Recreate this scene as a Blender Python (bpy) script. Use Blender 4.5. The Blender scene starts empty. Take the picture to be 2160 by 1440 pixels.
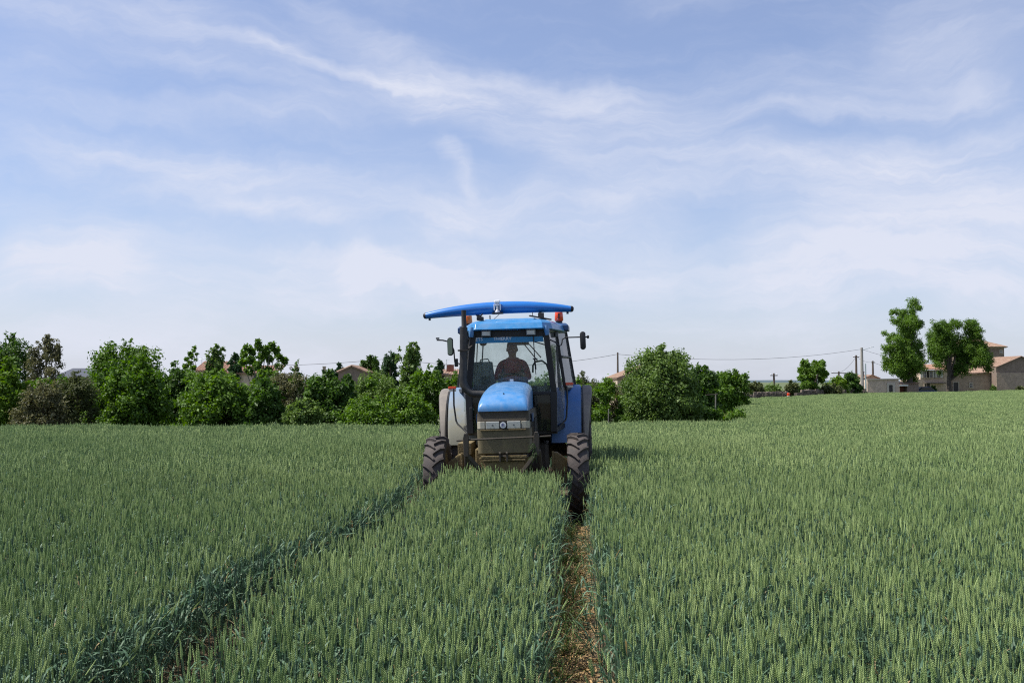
import bpy, bmesh, math, random
import numpy as np
from mathutils import Vector, Matrix, Euler

R = math.radians
scene = bpy.context.scene

# ------------------------------------------------------------------ camera, light, exposure
CAMZ = 1.87
FPX = 2160.0                       # focal length in pixels of the 2160-wide photograph
HORIZON = 805.0
cam_data = bpy.data.cameras.new('camera')
cam_data.sensor_width = 36.0
cam_data.lens = 36.0
cam_data.clip_start = 0.05
cam_data.clip_end = 12000
cam = bpy.data.objects.new('camera', cam_data)
scene.collection.objects.link(cam)
cam.location = (0, 0, CAMZ)
cam.rotation_euler = (R(90) + math.atan((HORIZON - 720) / FPX), 0, 0)
scene.camera = cam

SUN_EL, SUN_AZ = 58.0, -93.0       # azimuth from +Y (into the picture), clockwise
sun_dir = Vector((math.sin(R(SUN_AZ)) * math.cos(R(SUN_EL)), math.cos(R(SUN_AZ)) * math.cos(R(SUN_EL)), math.sin(R(SUN_EL))))
sd = bpy.data.lights.new('sun', 'SUN')
sd.energy = 4.8
sd.angle = R(0.55)
sd.color = (1.0, 0.95, 0.86)
sun = bpy.data.objects.new('sun', sd)
scene.collection.objects.link(sun)
sun.rotation_euler = sun_dir.to_track_quat('Z', 'Y').to_euler()
sun.location = (0, 0, 60)

scene.view_settings.view_transform = 'Standard'
scene.view_settings.look = 'None'
scene.view_settings.exposure = 0.5
scene.view_settings.gamma = 1.0
scene.view_settings.use_curve_mapping = False
scene.cycles.pixel_filter_type = 'BLACKMAN_HARRIS'
scene.cycles.filter_width = 1.15
scene.cycles.use_denoising = False

world = bpy.data.worlds.new('World')
scene.world = world
world.use_nodes = True
wt = world.node_tree
for n_ in list(wt.nodes):
    wt.nodes.remove(n_)
W = wt.nodes.new
L = wt.links.new


def wmath(op, a, b=None, c=None, clamp=False):
    n = W('ShaderNodeMath'); n.operation = op; n.use_clamp = clamp
    for i, v in enumerate((a, b, c)):
        if v is None:
            continue
        if isinstance(v, (int, float)):
            n.inputs[i].default_value = v
        else:
            L(v, n.inputs[i])
    return n.outputs[0]


def wrange(v, a, b, c=0.0, d=1.0, smooth=True):
    n = W('ShaderNodeMapRange')
    n.interpolation_type = 'SMOOTHSTEP' if smooth else 'LINEAR'
    L(v, n.inputs['Value'])
    n.inputs['From Min'].default_value = a; n.inputs['From Max'].default_value = b
    n.inputs['To Min'].default_value = c; n.inputs['To Max'].default_value = d
    return n.outputs['Result']


def wnoise(vec, scale, detail=6, rough=0.55, dist=0.0):
    n = W('ShaderNodeTexNoise')
    n.inputs['Scale'].default_value = scale; n.inputs['Detail'].default_value = detail
    n.inputs['Roughness'].default_value = rough; n.inputs['Distortion'].default_value = dist
    L(vec, n.inputs['Vector'])
    return n


sky = W('ShaderNodeTexSky')
sky.sky_type = 'NISHITA'
sky.sun_disc = False
sky.sun_elevation = R(SUN_EL)
sky.sun_rotation = R(SUN_AZ % 360)
sky.altitude = 100
sky.air_density = 1.0
sky.dust_density = 1.2
sky.ozone_density = 1.6
tc = W('ShaderNodeTexCoord')
sep = W('ShaderNodeSeparateXYZ')
L(tc.outputs['Generated'], sep.inputs[0])
az = wmath('ARCTAN2', sep.outputs[0], sep.outputs[1])        # radians, 0 = +Y
el = wmath('ARCSINE', sep.outputs[2])
comb = W('ShaderNodeCombineXYZ'); L(az, comb.inputs[0]); L(el, comb.inputs[1])
warp = wnoise(comb.outputs[0], 5.0, 5, 0.6)
wsub = W('ShaderNodeVectorMath'); wsub.operation = 'SUBTRACT'
L(warp.outputs['Color'], wsub.inputs[0]); wsub.inputs[1].default_value = (0.5, 0.5, 0.5)
wscl = W('ShaderNodeVectorMath'); wscl.operation = 'SCALE'
L(wsub.outputs[0], wscl.inputs[0]); wscl.inputs['Scale'].default_value = 0.11
wadd = W('ShaderNodeVectorMath'); wadd.operation = 'ADD'
L(comb.outputs[0], wadd.inputs[0]); L(wscl.outputs[0], wadd.inputs[1])
wsep = W('ShaderNodeSeparateXYZ'); L(wadd.outputs[0], wsep.inputs[0])
wa, we = wsep.outputs[0], wsep.outputs[1]


def streak_field(rot, sx, sy, scale, seedz, detail=8, rough=0.6):
    m = W('ShaderNodeMapping')
    m.inputs['Rotation'].default_value = (0, 0, R(rot))
    m.inputs['Location'].default_value = (seedz, seedz * 0.7, seedz)
    m.inputs['Scale'].default_value = (sx, sy, 1)
    L(wadd.outputs[0], m.inputs['Vector'])
    return wnoise(m.outputs[0], scale, detail, rough, 0.35).outputs['Fac']


def band(px0, py0, px1, py1, width, strength):
    """a cirrus streak between two directions in the sky (given as picture coordinates of those directions)"""
    def ang(px, py):
        x, z = (px - 1080) / FPX, (HORIZON - py) / FPX
        return math.atan(x), math.atan(z / math.sqrt(1 + x * x))
    a0, e0 = ang(px0, py0); a1, e1 = ang(px1, py1)
    dx, dy = a1 - a0, e1 - e0
    ln = math.hypot(dx, dy); dx /= ln; dy /= ln
    ra = wmath('SUBTRACT', wa, a0); re = wmath('SUBTRACT', we, e0)
    t = wmath('ADD', wmath('MULTIPLY', ra, dx), wmath('MULTIPLY', re, dy))
    d = wmath('ADD', wmath('MULTIPLY', ra, -dy), wmath('MULTIPLY', re, dx))
    w = 1.35 * width / FPX
    across = wrange(wmath('ABSOLUTE', d), 0.0, w, 1.0, 0.0)
    along = wmath('MULTIPLY', wrange(t, -0.25 * ln, 0.2 * ln), wrange(t, 0.75 * ln, 1.25 * ln, 1.0, 0.0))
    return wmath('MULTIPLY', wmath('MULTIPLY', across, along), strength)


n1 = streak_field(14, 1.0, 4.2, 2.6, 3.1, 9, 0.62)
n2 = streak_field(22, 1.2, 7.0, 5.0, 11.7, 9, 0.65)
n3 = streak_field(4, 1.0, 3.0, 1.5, 7.3, 5, 0.5)
cl = wrange(n1, 0.42, 0.78, 0.0, 0.75)
cl = wmath('ADD', cl, wrange(n3, 0.45, 0.75, 0.0, 0.35))
cl = wmath('ADD', cl, wmath('MULTIPLY', wrange(n2, 0.45, 0.8), 0.25))
fine = wrange(n2, 0.25, 0.7, 0.35, 1.0)
bands = None
for b in [(480, 90, 830, 180, 20, 0.42), (600, 0, 1000, 175, 42, 0.36), (780, 150, 1160, 310, 65, 0.45),
          (0, 60, 420, 40, 90, 0.30), (120, 225, 700, 240, 32, 0.35), (820, 200, 1520, 235, 65, 0.45),
          (100, 330, 900, 425, 55, 0.45), (470, 420, 740, 470, 20, 0.5), (920, 320, 985, 410, 24, 0.5),
          (1580, 170, 2160, 190, 60, 0.15), (1640, 540, 2250, 440, 170, 0.8), (0, 560, 760, 600, 70, 0.45), (800, 600, 1700, 560, 60, 0.4), (300, 20, 620, 120, 60, 0.25), (850, 560, 1420, 470, 120, 0.5),
          (0, 520, 300, 560, 75, 0.6), (1900, 60, 2160, 150, 90, 0.28), (1240, 330, 1990, 320, 50, 0.3), (1160, 300, 1300, 420, 60, 0.25),
          (300, 130, 760, 215, 26, 0.3), (0, 300, 560, 365, 34, 0.35), (980, 120, 1480, 300, 40, 0.3), (1340, 380, 2160, 300, 60, 0.35), (1540, 610, 2200, 590, 34, 0.5),
          (0, 440, 480, 500, 34, 0.35), (900, 470, 1180, 400, 40, 0.4), (760, 500, 800, 620, 40, 0.35), (560, 520, 1000, 600, 40, 0.35), (1500, 250, 2100, 210, 26, 0.3)]:
    v = band(*b)
    bands = v if bands is None else wmath('ADD', bands, v)
bands = wmath('MULTIPLY', bands, fine)
veil = wmath('ADD', wrange(el, 0.0, 0.10, 0.50, 0.20), wrange(el, 0.10, 0.24, 0.16, 0.0))
cl = wmath('ADD', wmath('MULTIPLY', cl, 0.35), wmath('MULTIPLY', bands, 0.70))
cl = wmath('ADD', cl, veil)
cl = wmath('MINIMUM', cl, 0.93)
cl = wmath('MULTIPLY', cl, wrange(el, -0.05, 0.0))
mix = W('ShaderNodeMix'); mix.data_type = 'RGBA'
L(cl, mix.inputs['Factor'])
SKYTINT = W('ShaderNodeMix'); SKYTINT.data_type = 'RGBA'; SKYTINT.blend_type = 'MULTIPLY'
SKYTINT.inputs['Factor'].default_value = 1.0
L(sky.outputs[0], SKYTINT.inputs[6]); SKYTINT.inputs[7].default_value = (0.90, 1.01, 1.26, 1)
L(SKYTINT.outputs[2], mix.inputs[6])
mix.inputs[7].default_value = (6.35, 6.6, 7.6, 1)
bg = W('ShaderNodeBackground')
L(mix.outputs[2], bg.inputs[0])
bg.inputs[1].default_value = 0.085
wo = W('ShaderNodeOutputWorld')
L(bg.outputs[0], wo.inputs[0])


# ------------------------------------------------------------------ helpers
def link(o):
    scene.collection.objects.link(o)
    return o


def tag(o, label=None, cat=None, group=None, kind=None):
    if label: o['label'] = label
    if cat: o['category'] = cat
    if group: o['group'] = group
    if kind: o['kind'] = kind
    return o


def empty(name, loc=(0, 0, 0), rot=(0, 0, 0), label=None, cat=None, group=None):
    o = bpy.data.objects.new(name, None)
    o.empty_display_size = 0.2
    o.location = loc; o.rotation_euler = rot
    link(o)
    return tag(o, label, cat, group)


def sstep(a, b, x):
    t = np.clip((np.asarray(x, float) - a) / (b - a), 0, 1)
    return t * t * (3 - 2 * t)


def ground_z(x, y):
    x = np.asarray(x, float); y = np.asarray(y, float)
    g = -0.36 * sstep(15, 36, y)
    g = g + 0.42 * sstep(52, 88, x) * sstep(60, 150, y)
    g = g + 0.03 * np.sin(x * 0.21 + 1.3) * np.sin(y * 0.17 + 0.4) * sstep(8, 25, y)
    return g


def at(px, py, D):
    """point at distance D seen at picture position (px, py) of the 2160 x 1440 photograph: used to measure, once, where things stand"""
    return Vector(((px - 1080) * D / FPX, D, CAMZ - (py - HORIZON) * D / FPX))


def mesh_obj(name, verts, faces, mats, parent=None, smooth=False, midx=None, attrs=None):
    me = bpy.data.meshes.new(name)
    me.from_pydata([tuple(v) for v in verts], [], [tuple(f) for f in faces])
    if not isinstance(mats, (list, tuple)): mats = [mats]
    for m in mats: me.materials.append(m)
    if midx is not None:
        me.polygons.foreach_set('material_index', np.asarray(midx, np.int32))
    if smooth:
        me.polygons.foreach_set('use_smooth', np.ones(len(me.polygons), bool))
    me.update()
    o = bpy.data.objects.new(name, me)
    link(o)
    if parent: o.parent = parent
    return o


def fast_mesh(name, V, F, mats, midx=None, tint=None):
    """V (n,3), F (m,k) same size polygons"""
    me = bpy.data.meshes.new(name)
    k = F.shape[1]
    me.vertices.add(len(V)); me.vertices.foreach_set('co', V.astype(np.float32).ravel())
    me.loops.add(F.size); me.loops.foreach_set('vertex_index', F.astype(np.int32).ravel())
    me.polygons.add(len(F))
    me.polygons.foreach_set('loop_start', np.arange(0, F.size, k, dtype=np.int32))
    me.polygons.foreach_set('loop_total', np.full(len(F), k, np.int32))
    if not isinstance(mats, (list, tuple)): mats = [mats]
    for m in mats: me.materials.append(m)
    if midx is not None: me.polygons.foreach_set('material_index', midx.astype(np.int32))
    if tint is not None:
        a = me.attributes.new('tint', 'FLOAT', 'POINT'); a.data.foreach_set('value', tint.astype(np.float32))
    me.update(calc_edges=True)
    return me


class MB:
    """collects shapes into one mesh"""
    def __init__(s):
        s.v = []; s.f = []; s.m = []

    def add(s, verts, faces, mi=0):
        o = len(s.v)
        s.v += [Vector(v) for v in verts]
        s.f += [tuple(i + o for i in f) for f in faces]
        s.m += [mi] * len(faces)
        return s

    def box(s, c, d, rot=None, mi=0):
        hx, hy, hz = d[0] / 2, d[1] / 2, d[2] / 2
        vs = [Vector((x, y, z)) for z in (-hz, hz) for y in (-hy, hy) for x in (-hx, hx)]
        if rot is not None:
            e = Euler(rot).to_matrix(); vs = [e @ v for v in vs]
        vs = [v + Vector(c) for v in vs]
        return s.add(vs, [(0, 2, 3, 1), (4, 5, 7, 6), (0, 1, 5, 4), (2, 6, 7, 3), (0, 4, 6, 2), (1, 3, 7, 5)], mi)

    def bar(s, a, b, w, h, mi=0, up=(0, 0, 1)):
        """rectangular bar between a and b"""
        a = Vector(a); b = Vector(b); d = (b - a).normalized()
        u = Vector(up)
        if abs(d.dot(u)) > 0.98: u = Vector((0, 1, 0))
        x = d.cross(u).normalized(); y = x.cross(d).normalized()
        vs = []
        for p in (a, b):
            for sx, sy in ((-1, -1), (1, -1), (1, 1), (-1, 1)):
                vs.append(p + x * sx * w / 2 + y * sy * h / 2)
        return s.add(vs, [(0, 1, 2, 3), (7, 6, 5, 4), (0, 4, 5, 1), (1, 5, 6, 2), (2, 6, 7, 3), (3, 7, 4, 0)], mi)

    def tube(s, pts, r, n=10, mi=0, cap=True):
        pts = [Vector(p) for p in pts]
        rs = r if isinstance(r, (list, tuple)) else [r] * len(pts)
        ref = None; rings = []
        for i, p in enumerate(pts):
            d = (pts[min(i + 1, len(pts) - 1)] - pts[max(i - 1, 0)]).normalized()
            if ref is None:
                ref = Vector((0, 0, 1)) if abs(d.z) < 0.9 else Vector((1, 0, 0))
            x = d.cross(ref).normalized(); y = x.cross(d).normalized(); ref = y
            rings.append([p + (x * math.cos(2 * math.pi * k / n) + y * math.sin(2 * math.pi * k / n)) * rs[i] for k in range(n)])
        vs = [v for rg in rings for v in rg]; fs = []
        for i in range(len(rings) - 1):
            for k in range(n):
                a = i * n + k; b = i * n + (k + 1) % n
                fs.append((a, b, b + n, a + n))
        if cap:
            fs.append(tuple(reversed(range(n)))); fs.append(tuple(range((len(rings) - 1) * n, len(rings) * n)))
        return s.add(vs, fs, mi)

    def loft(s, secs, mi=0, closed=True, cap=True):
        n = len(secs[0]); vs = [v for sc in secs for v in sc]; fs = []
        for i in range(len(secs) - 1):
            for k in range(n if closed else n - 1):
                a = i * n + k; b = i * n + (k + 1) % n
                fs.append((a, b, b + n, a + n))
        if cap and closed:
            fs.append(tuple(reversed(range(n)))); fs.append(tuple(range((len(secs) - 1) * n, len(secs) * n)))
        return s.add(vs, fs, mi)

    def lathe(s, prof, c, axis='Z', n=24, mi=0):
        """prof: (radius, height) pairs about an axis through c"""
        vs = []; fs = []
        for r, h in prof:
            for k in range(n):
                a = 2 * math.pi * k / n
                p = (r * math.cos(a), r * math.sin(a), h)
                if axis == 'X': p = (p[2], p[0], p[1])
                if axis == 'Y': p = (p[0], p[2], p[1])
                vs.append(Vector(p) + Vector(c))
        for i in range(len(prof) - 1):
            for k in range(n):
                a = i * n + k; b = i * n + (k + 1) % n
                fs.append((a, b, b + n, a + n))
        fs.append(tuple(reversed(range(n)))); fs.append(tuple(range((len(prof) - 1) * n, len(prof) * n)))
        return s.add(vs, fs, mi)

    def build(s, name, mats, parent=None, smooth=False, bevel=0, label=None, seg=2):
        o = mesh_obj(name, s.v, s.f, mats, parent, smooth, s.m)
        bm = bmesh.new(); bm.from_mesh(o.data)
        bmesh.ops.remove_doubles(bm, verts=bm.verts, dist=1e-5)
        bmesh.ops.recalc_face_normals(bm, faces=bm.faces)
        if bevel:
            es = [e for e in bm.edges if len(e.link_faces) == 2 and e.calc_face_angle(0) > 0.5]
            bmesh.ops.bevel(bm, geom=es, offset=bevel, segments=seg, affect='EDGES', profile=0.5, clamp_overlap=True)
        if smooth:
            for e in bm.edges:
                if len(e.link_faces) == 2 and e.calc_face_angle(0) > 0.75: e.smooth = False
        bm.to_mesh(o.data); bm.free()
        if label: o['label'] = label
        return o


# ------------------------------------------------------------------ materials
def mat(name, color, rough=0.6, metal=0.0, var=0.0, vscale=8.0, bump=0.0, bscale=60.0, spec=0.5, dust=None, coat=0.0, emit=None):
    """dust = (colour, amount low, amount high, z0, z1, noise scale): a layer of dust that lies thicker towards z0 of the object"""
    m = bpy.data.materials.new(name); m.use_nodes = True
    nt = m.node_tree; N = nt.nodes.new; K = nt.links.new
    b = nt.nodes['Principled BSDF']
    b.inputs['Roughness'].default_value = rough; b.inputs['Metallic'].default_value = metal
    b.inputs['Specular IOR Level'].default_value = spec
    b.inputs['Coat Weight'].default_value = coat
    b.inputs['Coat Roughness'].default_value = 0.15
    b.inputs['Base Color'].default_value = (*color, 1)
    t = N('ShaderNodeTexCoord')
    out = None
    if var:
        n = N('ShaderNodeTexNoise'); n.inputs['Scale'].default_value = vscale; n.inputs['Detail'].default_value = 6
        n.inputs['Roughness'].default_value = 0.65
        K(t.outputs['Object'], n.inputs['Vector'])
        mr = N('ShaderNodeMapRange'); K(n.outputs['Fac'], mr.inputs['Value'])
        mr.inputs['From Min'].default_value = 0.25; mr.inputs['From Max'].default_value = 0.75
        mr.inputs['To Min'].default_value = 1 - var; mr.inputs['To Max'].default_value = 1 + var
        hs = N('ShaderNodeHueSaturation'); hs.inputs['Color'].default_value = (*color, 1)
        K(mr.outputs['Result'], hs.inputs['Value'])
        out = hs.outputs['Color']
    if dust:
        dc, a0, a1, z0, z1, ns = dust
        sp = N('ShaderNodeSeparateXYZ'); K(t.outputs['Object'], sp.inputs[0])
        mz = N('ShaderNodeMapRange'); K(sp.outputs[2], mz.inputs['Value'])
        mz.inputs['From Min'].default_value = z0; mz.inputs['From Max'].default_value = z1
        mz.inputs['To Min'].default_value = a0; mz.inputs['To Max'].default_value = a1
        n2 = N('ShaderNodeTexNoise'); n2.inputs['Scale'].default_value = ns; n2.inputs['Detail'].default_value = 7
        n2.inputs['Roughness'].default_value = 0.7
        K(t.outputs['Object'], n2.inputs['Vector'])
        mm = N('ShaderNodeMath'); mm.operation = 'MULTIPLY_ADD'; K(n2.outputs['Fac'], mm.inputs[0])
        mm.inputs[1].default_value = 0.9; mm.inputs[2].default_value = -0.45
        ad = N('ShaderNodeMath'); ad.operation = 'ADD'; ad.use_clamp = True
        K(mm.outputs[0], ad.inputs[0]); K(mz.outputs['Result'], ad.inputs[1])
        mx = N('ShaderNodeMix'); mx.data_type = 'RGBA'; K(ad.outputs[0], mx.inputs['Factor'])
        if out is not None: K(out, mx.inputs[6])
        else: mx.inputs[6].default_value = (*color, 1)
        mx.inputs[7].default_value = (*dc, 1)
        out = mx.outputs[2]
        rr = N('ShaderNodeMapRange'); K(ad.outputs[0], rr.inputs['Value'])
        rr.inputs['To Min'].default_value = rough; rr.inputs['To Max'].default_value = 0.85
        K(rr.outputs['Result'], b.inputs['Roughness'])
    if out is not None: K(out, b.inputs['Base Color'])
    if bump:
        n3 = N('ShaderNodeTexNoise'); n3.inputs['Scale'].default_value = bscale; n3.inputs['Detail'].default_value = 5
        K(t.outputs['Object'], n3.inputs['Vector'])
        bp = N('ShaderNodeBump'); bp.inputs['Strength'].default_value = bump; bp.inputs['Distance'].default_value = 0.02
        K(n3.outputs['Fac'], bp.inputs['Height']); K(bp.outputs[0], b.inputs['Normal'])
    if emit:
        b.inputs['Emission Color'].default_value = (*color, 1); b.inputs['Emission Strength'].default_value = emit
    return m


def leaf_mat(name, ca, cb, transl=0.35, worldvar=0.0, rough=0.55, wscale=0.15, cc=None, spec=0.3):
    """foliage: colour between ca and cb by the tint attribute, part of the light passes through"""
    m = bpy.data.materials.new(name); m.use_nodes = True
    nt = m.node_tree; N = nt.nodes.new; K = nt.links.new
    b = nt.nodes['Principled BSDF']; out = nt.nodes['Material Output']
    b.inputs['Roughness'].default_value = rough; b.inputs['Specular IOR Level'].default_value = spec
    a = N('ShaderNodeAttribute'); a.attribute_name = 'tint'
    oi = N('ShaderNodeObjectInfo')
    ad = N('ShaderNodeMath'); ad.operation = 'MULTIPLY_ADD'; ad.use_clamp = True
    K(oi.outputs['Random'], ad.inputs[0]); ad.inputs[1].default_value = 0.22; K(a.outputs['Fac'], ad.inputs[2])
    mx = N('ShaderNodeMix'); mx.data_type = 'RGBA'; K(ad.outputs[0], mx.inputs['Factor'])
    mx.inputs[6].default_value = (*ca, 1); mx.inputs[7].default_value = (*cb, 1)
    col = mx.outputs[2]
    if worldvar:
        g = N('ShaderNodeNewGeometry')
        n = N('ShaderNodeTexNoise'); n.inputs['Scale'].default_value = wscale; n.inputs['Detail'].default_value = 4
        K(g.outputs['Position'], n.inputs['Vector'])
        mr = N('ShaderNodeMapRange'); K(n.outputs['Fac'], mr.inputs['Value'])
        mr.inputs['From Min'].default_value = 0.3; mr.inputs['From Max'].default_value = 0.7
        m2 = N('ShaderNodeMix'); m2.data_type = 'RGBA'
        ml = N('ShaderNodeMath'); ml.operation = 'MULTIPLY'; K(mr.outputs['Result'], ml.inputs[0]); ml.inputs[1].default_value = worldvar
        K(ml.outputs[0], m2.inputs['Factor']); K(col, m2.inputs[6]); m2.inputs[7].default_value = (*(cc or cb), 1)
        col = m2.outputs[2]
    K(col, b.inputs['Base Color'])
    tr = N('ShaderNodeBsdfTranslucent')
    hs = N('ShaderNodeHueSaturation'); hs.inputs['Saturation'].default_value = 1.15; hs.inputs['Value'].default_value = 1.2
    K(col, hs.inputs['Color']); K(hs.outputs[0], tr.inputs['Color'])
    ms = N('ShaderNodeMixShader'); ms.inputs[0].default_value = transl
    K(b.outputs[0], ms.inputs[1]); K(tr.outputs[0], ms.inputs[2]); K(ms.outputs[0], out.inputs[0])
    return m


def glass_mat(name, tint=(0.72, 0.86, 0.84), dustamt=0.10, dustcol=(0.30, 0.34, 0.31), rough=0.02, refl=1.5):
    m = bpy.data.materials.new(name); m.use_nodes = True
    nt = m.node_tree; N = nt.nodes.new; K = nt.links.new
    nt.nodes.remove(nt.nodes['Principled BSDF']); out = nt.nodes['Material Output']
    tr = N('ShaderNodeBsdfTransparent'); tr.inputs[0].default_value = (*tint, 1)
    gl = N('ShaderNodeBsdfGlossy'); gl.inputs['Roughness'].default_value = rough
    fr = N('ShaderNodeFresnel'); fr.inputs['IOR'].default_value = refl
    ms = N('ShaderNodeMixShader'); K(fr.outputs[0], ms.inputs[0]); K(tr.outputs[0], ms.inputs[1]); K(gl.outputs[0], ms.inputs[2])
    df = N('ShaderNodeBsdfDiffuse'); df.inputs[0].default_value = (*dustcol, 1)
    t = N('ShaderNodeTexCoord')
    n = N('ShaderNodeTexNoise'); n.inputs['Scale'].default_value = 7; n.inputs['Detail'].default_value = 8; n.inputs['Roughness'].default_value = 0.75
    K(t.outputs['Object'], n.inputs['Vector'])
    mr = N('ShaderNodeMapRange'); K(n.outputs['Fac'], mr.inputs['Value'])
    mr.inputs['From Min'].default_value = 0.3; mr.inputs['From Max'].default_value = 0.75
    mr.inputs['To Min'].default_value = dustamt * 0.5; mr.inputs['To Max'].default_value = dustamt * 1.8
    m2 = N('ShaderNodeMixShader'); K(mr.outputs['Result'], m2.inputs[0]); K(ms.outputs[0], m2.inputs[1]); K(df.outputs[0], m2.inputs[2])
    K(m2.outputs[0], out.inputs[0])
    return m


DUST = (0.24, 0.20, 0.13)
M = {}
M['blue'] = mat('blue_paint', (0.012, 0.185, 0.47), 0.32, var=0.08, coat=0.4, dust=((0.30, 0.33, 0.36), 0.10, 0.28, 1.4, 1.9, 9), bump=0.03, bscale=25)
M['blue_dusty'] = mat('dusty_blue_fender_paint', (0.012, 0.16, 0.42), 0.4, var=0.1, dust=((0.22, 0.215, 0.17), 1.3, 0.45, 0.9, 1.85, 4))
M['blue_clean_shade'] = mat('shade_deepened_blue_paint', (0.010, 0.125, 0.38), 0.4, var=0.1, dust=((0.20, 0.21, 0.20), 0.42, 0.02, 0.9, 1.85, 4))  # less dust than on the left; shade is put into the deeper blue
M['blue_roof'] = mat('roof_blue_paint', (0.012, 0.185, 0.44), 0.34, var=0.08, coat=0.3, dust=((0.24, 0.30, 0.38), 0.02, 0.22, 2.6, 2.9, 6))
M['blue_deep'] = mat('deep_blue_plastic', (0.010, 0.05, 0.14), 0.45, var=0.1)
M['blue_boom'] = mat('boom_blue_paint', (0.010, 0.145, 0.48), 0.28, var=0.06, coat=0.6)
M['black'] = mat('black_plastic', (0.014, 0.014, 0.015), 0.45, var=0.2, dust=((0.10, 0.09, 0.07), 0.35, 0.05, 0.9, 2.4, 12))
M['blackclean'] = mat('black_trim', (0.010, 0.010, 0.011), 0.5, var=0.2)
M['grille'] = mat('dusty_dark_front_panel', (0.030, 0.026, 0.020), 0.7, var=0.2, dust=((0.175, 0.142, 0.075), 0.78, 0.45, 0.95, 1.5, 10), bump=0.15, bscale=90)
M['grille_dark'] = mat('dark_upper_grille', (0.020, 0.017, 0.014), 0.6, var=0.2, dust=((0.11, 0.085, 0.05), 0.55, 0.25, 1.33, 1.5, 10), bump=0.3, bscale=160)
M['mudmetal'] = mat('mud_covered_metal', (0.05, 0.045, 0.035), 0.8, var=0.3, dust=((0.25, 0.18, 0.065), 0.62, 0.5, 0.5, 1.1, 7), bump=0.4, bscale=50)
M['darkmetal'] = mat('dark_oily_metal', (0.03, 0.028, 0.028), 0.55, 0.3, var=0.3, dust=((0.12, 0.09, 0.05), 0.4, 0.2, 0.4, 1.4, 9))
M['rubber'] = mat('tyre_rubber', (0.022, 0.021, 0.023), 0.75, var=0.25, vscale=14, dust=((0.13, 0.10, 0.085), 0.30, 0.34, -1, 1, 9), bump=0.25, bscale=60)
M['band'] = mat('dusty_grey_rubber_mudguard', (0.085, 0.08, 0.085), 0.75, var=0.15, dust=((0.33, 0.29, 0.23), 0.55, 0.30, 0.9, 1.9, 4))
M['rim'] = mat('wheel_rim_paint', (0.16, 0.13, 0.07), 0.6, var=0.2, dust=((0.20, 0.14, 0.05), 0.5, 0.4, -1, 1, 6))
M['glass'] = glass_mat('windscreen_glass', (0.96, 0.99, 0.98), 0.075, (0.36, 0.42, 0.40))
M['glass_side'] = glass_mat('side_window_glass', (0.93, 0.97, 0.96), 0.11, (0.42, 0.42, 0.42), refl=1.6)
M['glass_low'] = glass_mat('lower_window_glass', (0.30, 0.38, 0.33), 0.20, (0.10, 0.11, 0.08))
M['lens'] = mat('headlight_lens', (0.50, 0.52, 0.50), 0.18, 0.35, var=0.15, vscale=40, dust=((0.40, 0.36, 0.26), 0.5, 0.2, 1.2, 1.4, 20), bump=0.06, bscale=120)
M['lens_side'] = mat('marker_lens', (0.45, 0.43, 0.38), 0.3, 0.2, var=0.1, dust=((0.42, 0.37, 0.24), 0.5, 0.4, 1.2, 1.4, 14))
M['amber'] = mat('amber_plastic', (0.75, 0.16, 0.01), 0.2, coat=0.5, var=0.15, vscale=30)
M['redorange'] = mat('orange_red_plastic', (0.70, 0.06, 0.01), 0.25, coat=0.4, var=0.15, vscale=30)
M['whitelens'] = mat('clear_white_lens', (0.55, 0.52, 0.48), 0.3)
M['white'] = mat('white_plastic', (0.78, 0.79, 0.80), 0.35, var=0.03)
M['silver'] = mat('silver_metal', (0.62, 0.63, 0.65), 0.25, 0.7, var=0.1)
M['grey'] = mat('grey_plastic', (0.14, 0.15, 0.155), 0.5, var=0.12)
M['seat'] = mat('seat_fabric', (0.035, 0.04, 0.05), 0.9, var=0.2, vscale=30)
M['stripblue'] = mat('sunstrip_film', (0.01, 0.19, 0.38), 0.4)
M['mirror'] = mat('mirror_glass', (0.12, 0.15, 0.12), 0.06, 0.9)
M['shirt'] = mat('dark_red_shirt', (0.30, 0.030, 0.040), 0.9, var=0.2, vscale=12)
M['trousers'] = mat('dark_trousers', (0.025, 0.028, 0.045), 0.9, var=0.2)
M['skin'] = mat('skin', (0.30, 0.155, 0.10), 0.55, var=0.06)
M['hair'] = mat('dark_hair', (0.014, 0.011, 0.009), 0.6, var=0.3, vscale=60)
M['badgeblue'] = mat('badge_blue', (0.03, 0.045, 0.22), 0.4)
M['straw'] = mat('dry_straw', (0.36, 0.235, 0.105), 0.8, var=0.5, vscale=3)
M['bark'] = mat('bark', (0.075, 0.06, 0.045), 0.9, var=0.3, vscale=9, bump=0.5, bscale=25)
M['palebark'] = mat('pale_bark', (0.22, 0.20, 0.17), 0.9, var=0.3, vscale=9)
M['wood'] = mat('weathered_pole_wood', (0.10, 0.075, 0.06), 0.9, var=0.25)
M['concrete'] = mat('pole_concrete', (0.30, 0.28, 0.25), 0.9, var=0.15)
M['metalpole'] = mat('galvanised_steel', (0.36, 0.42, 0.42), 0.5, 0.4, var=0.1)
M['wire'] = mat('cable', (0.03, 0.03, 0.035), 0.6)
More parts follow.
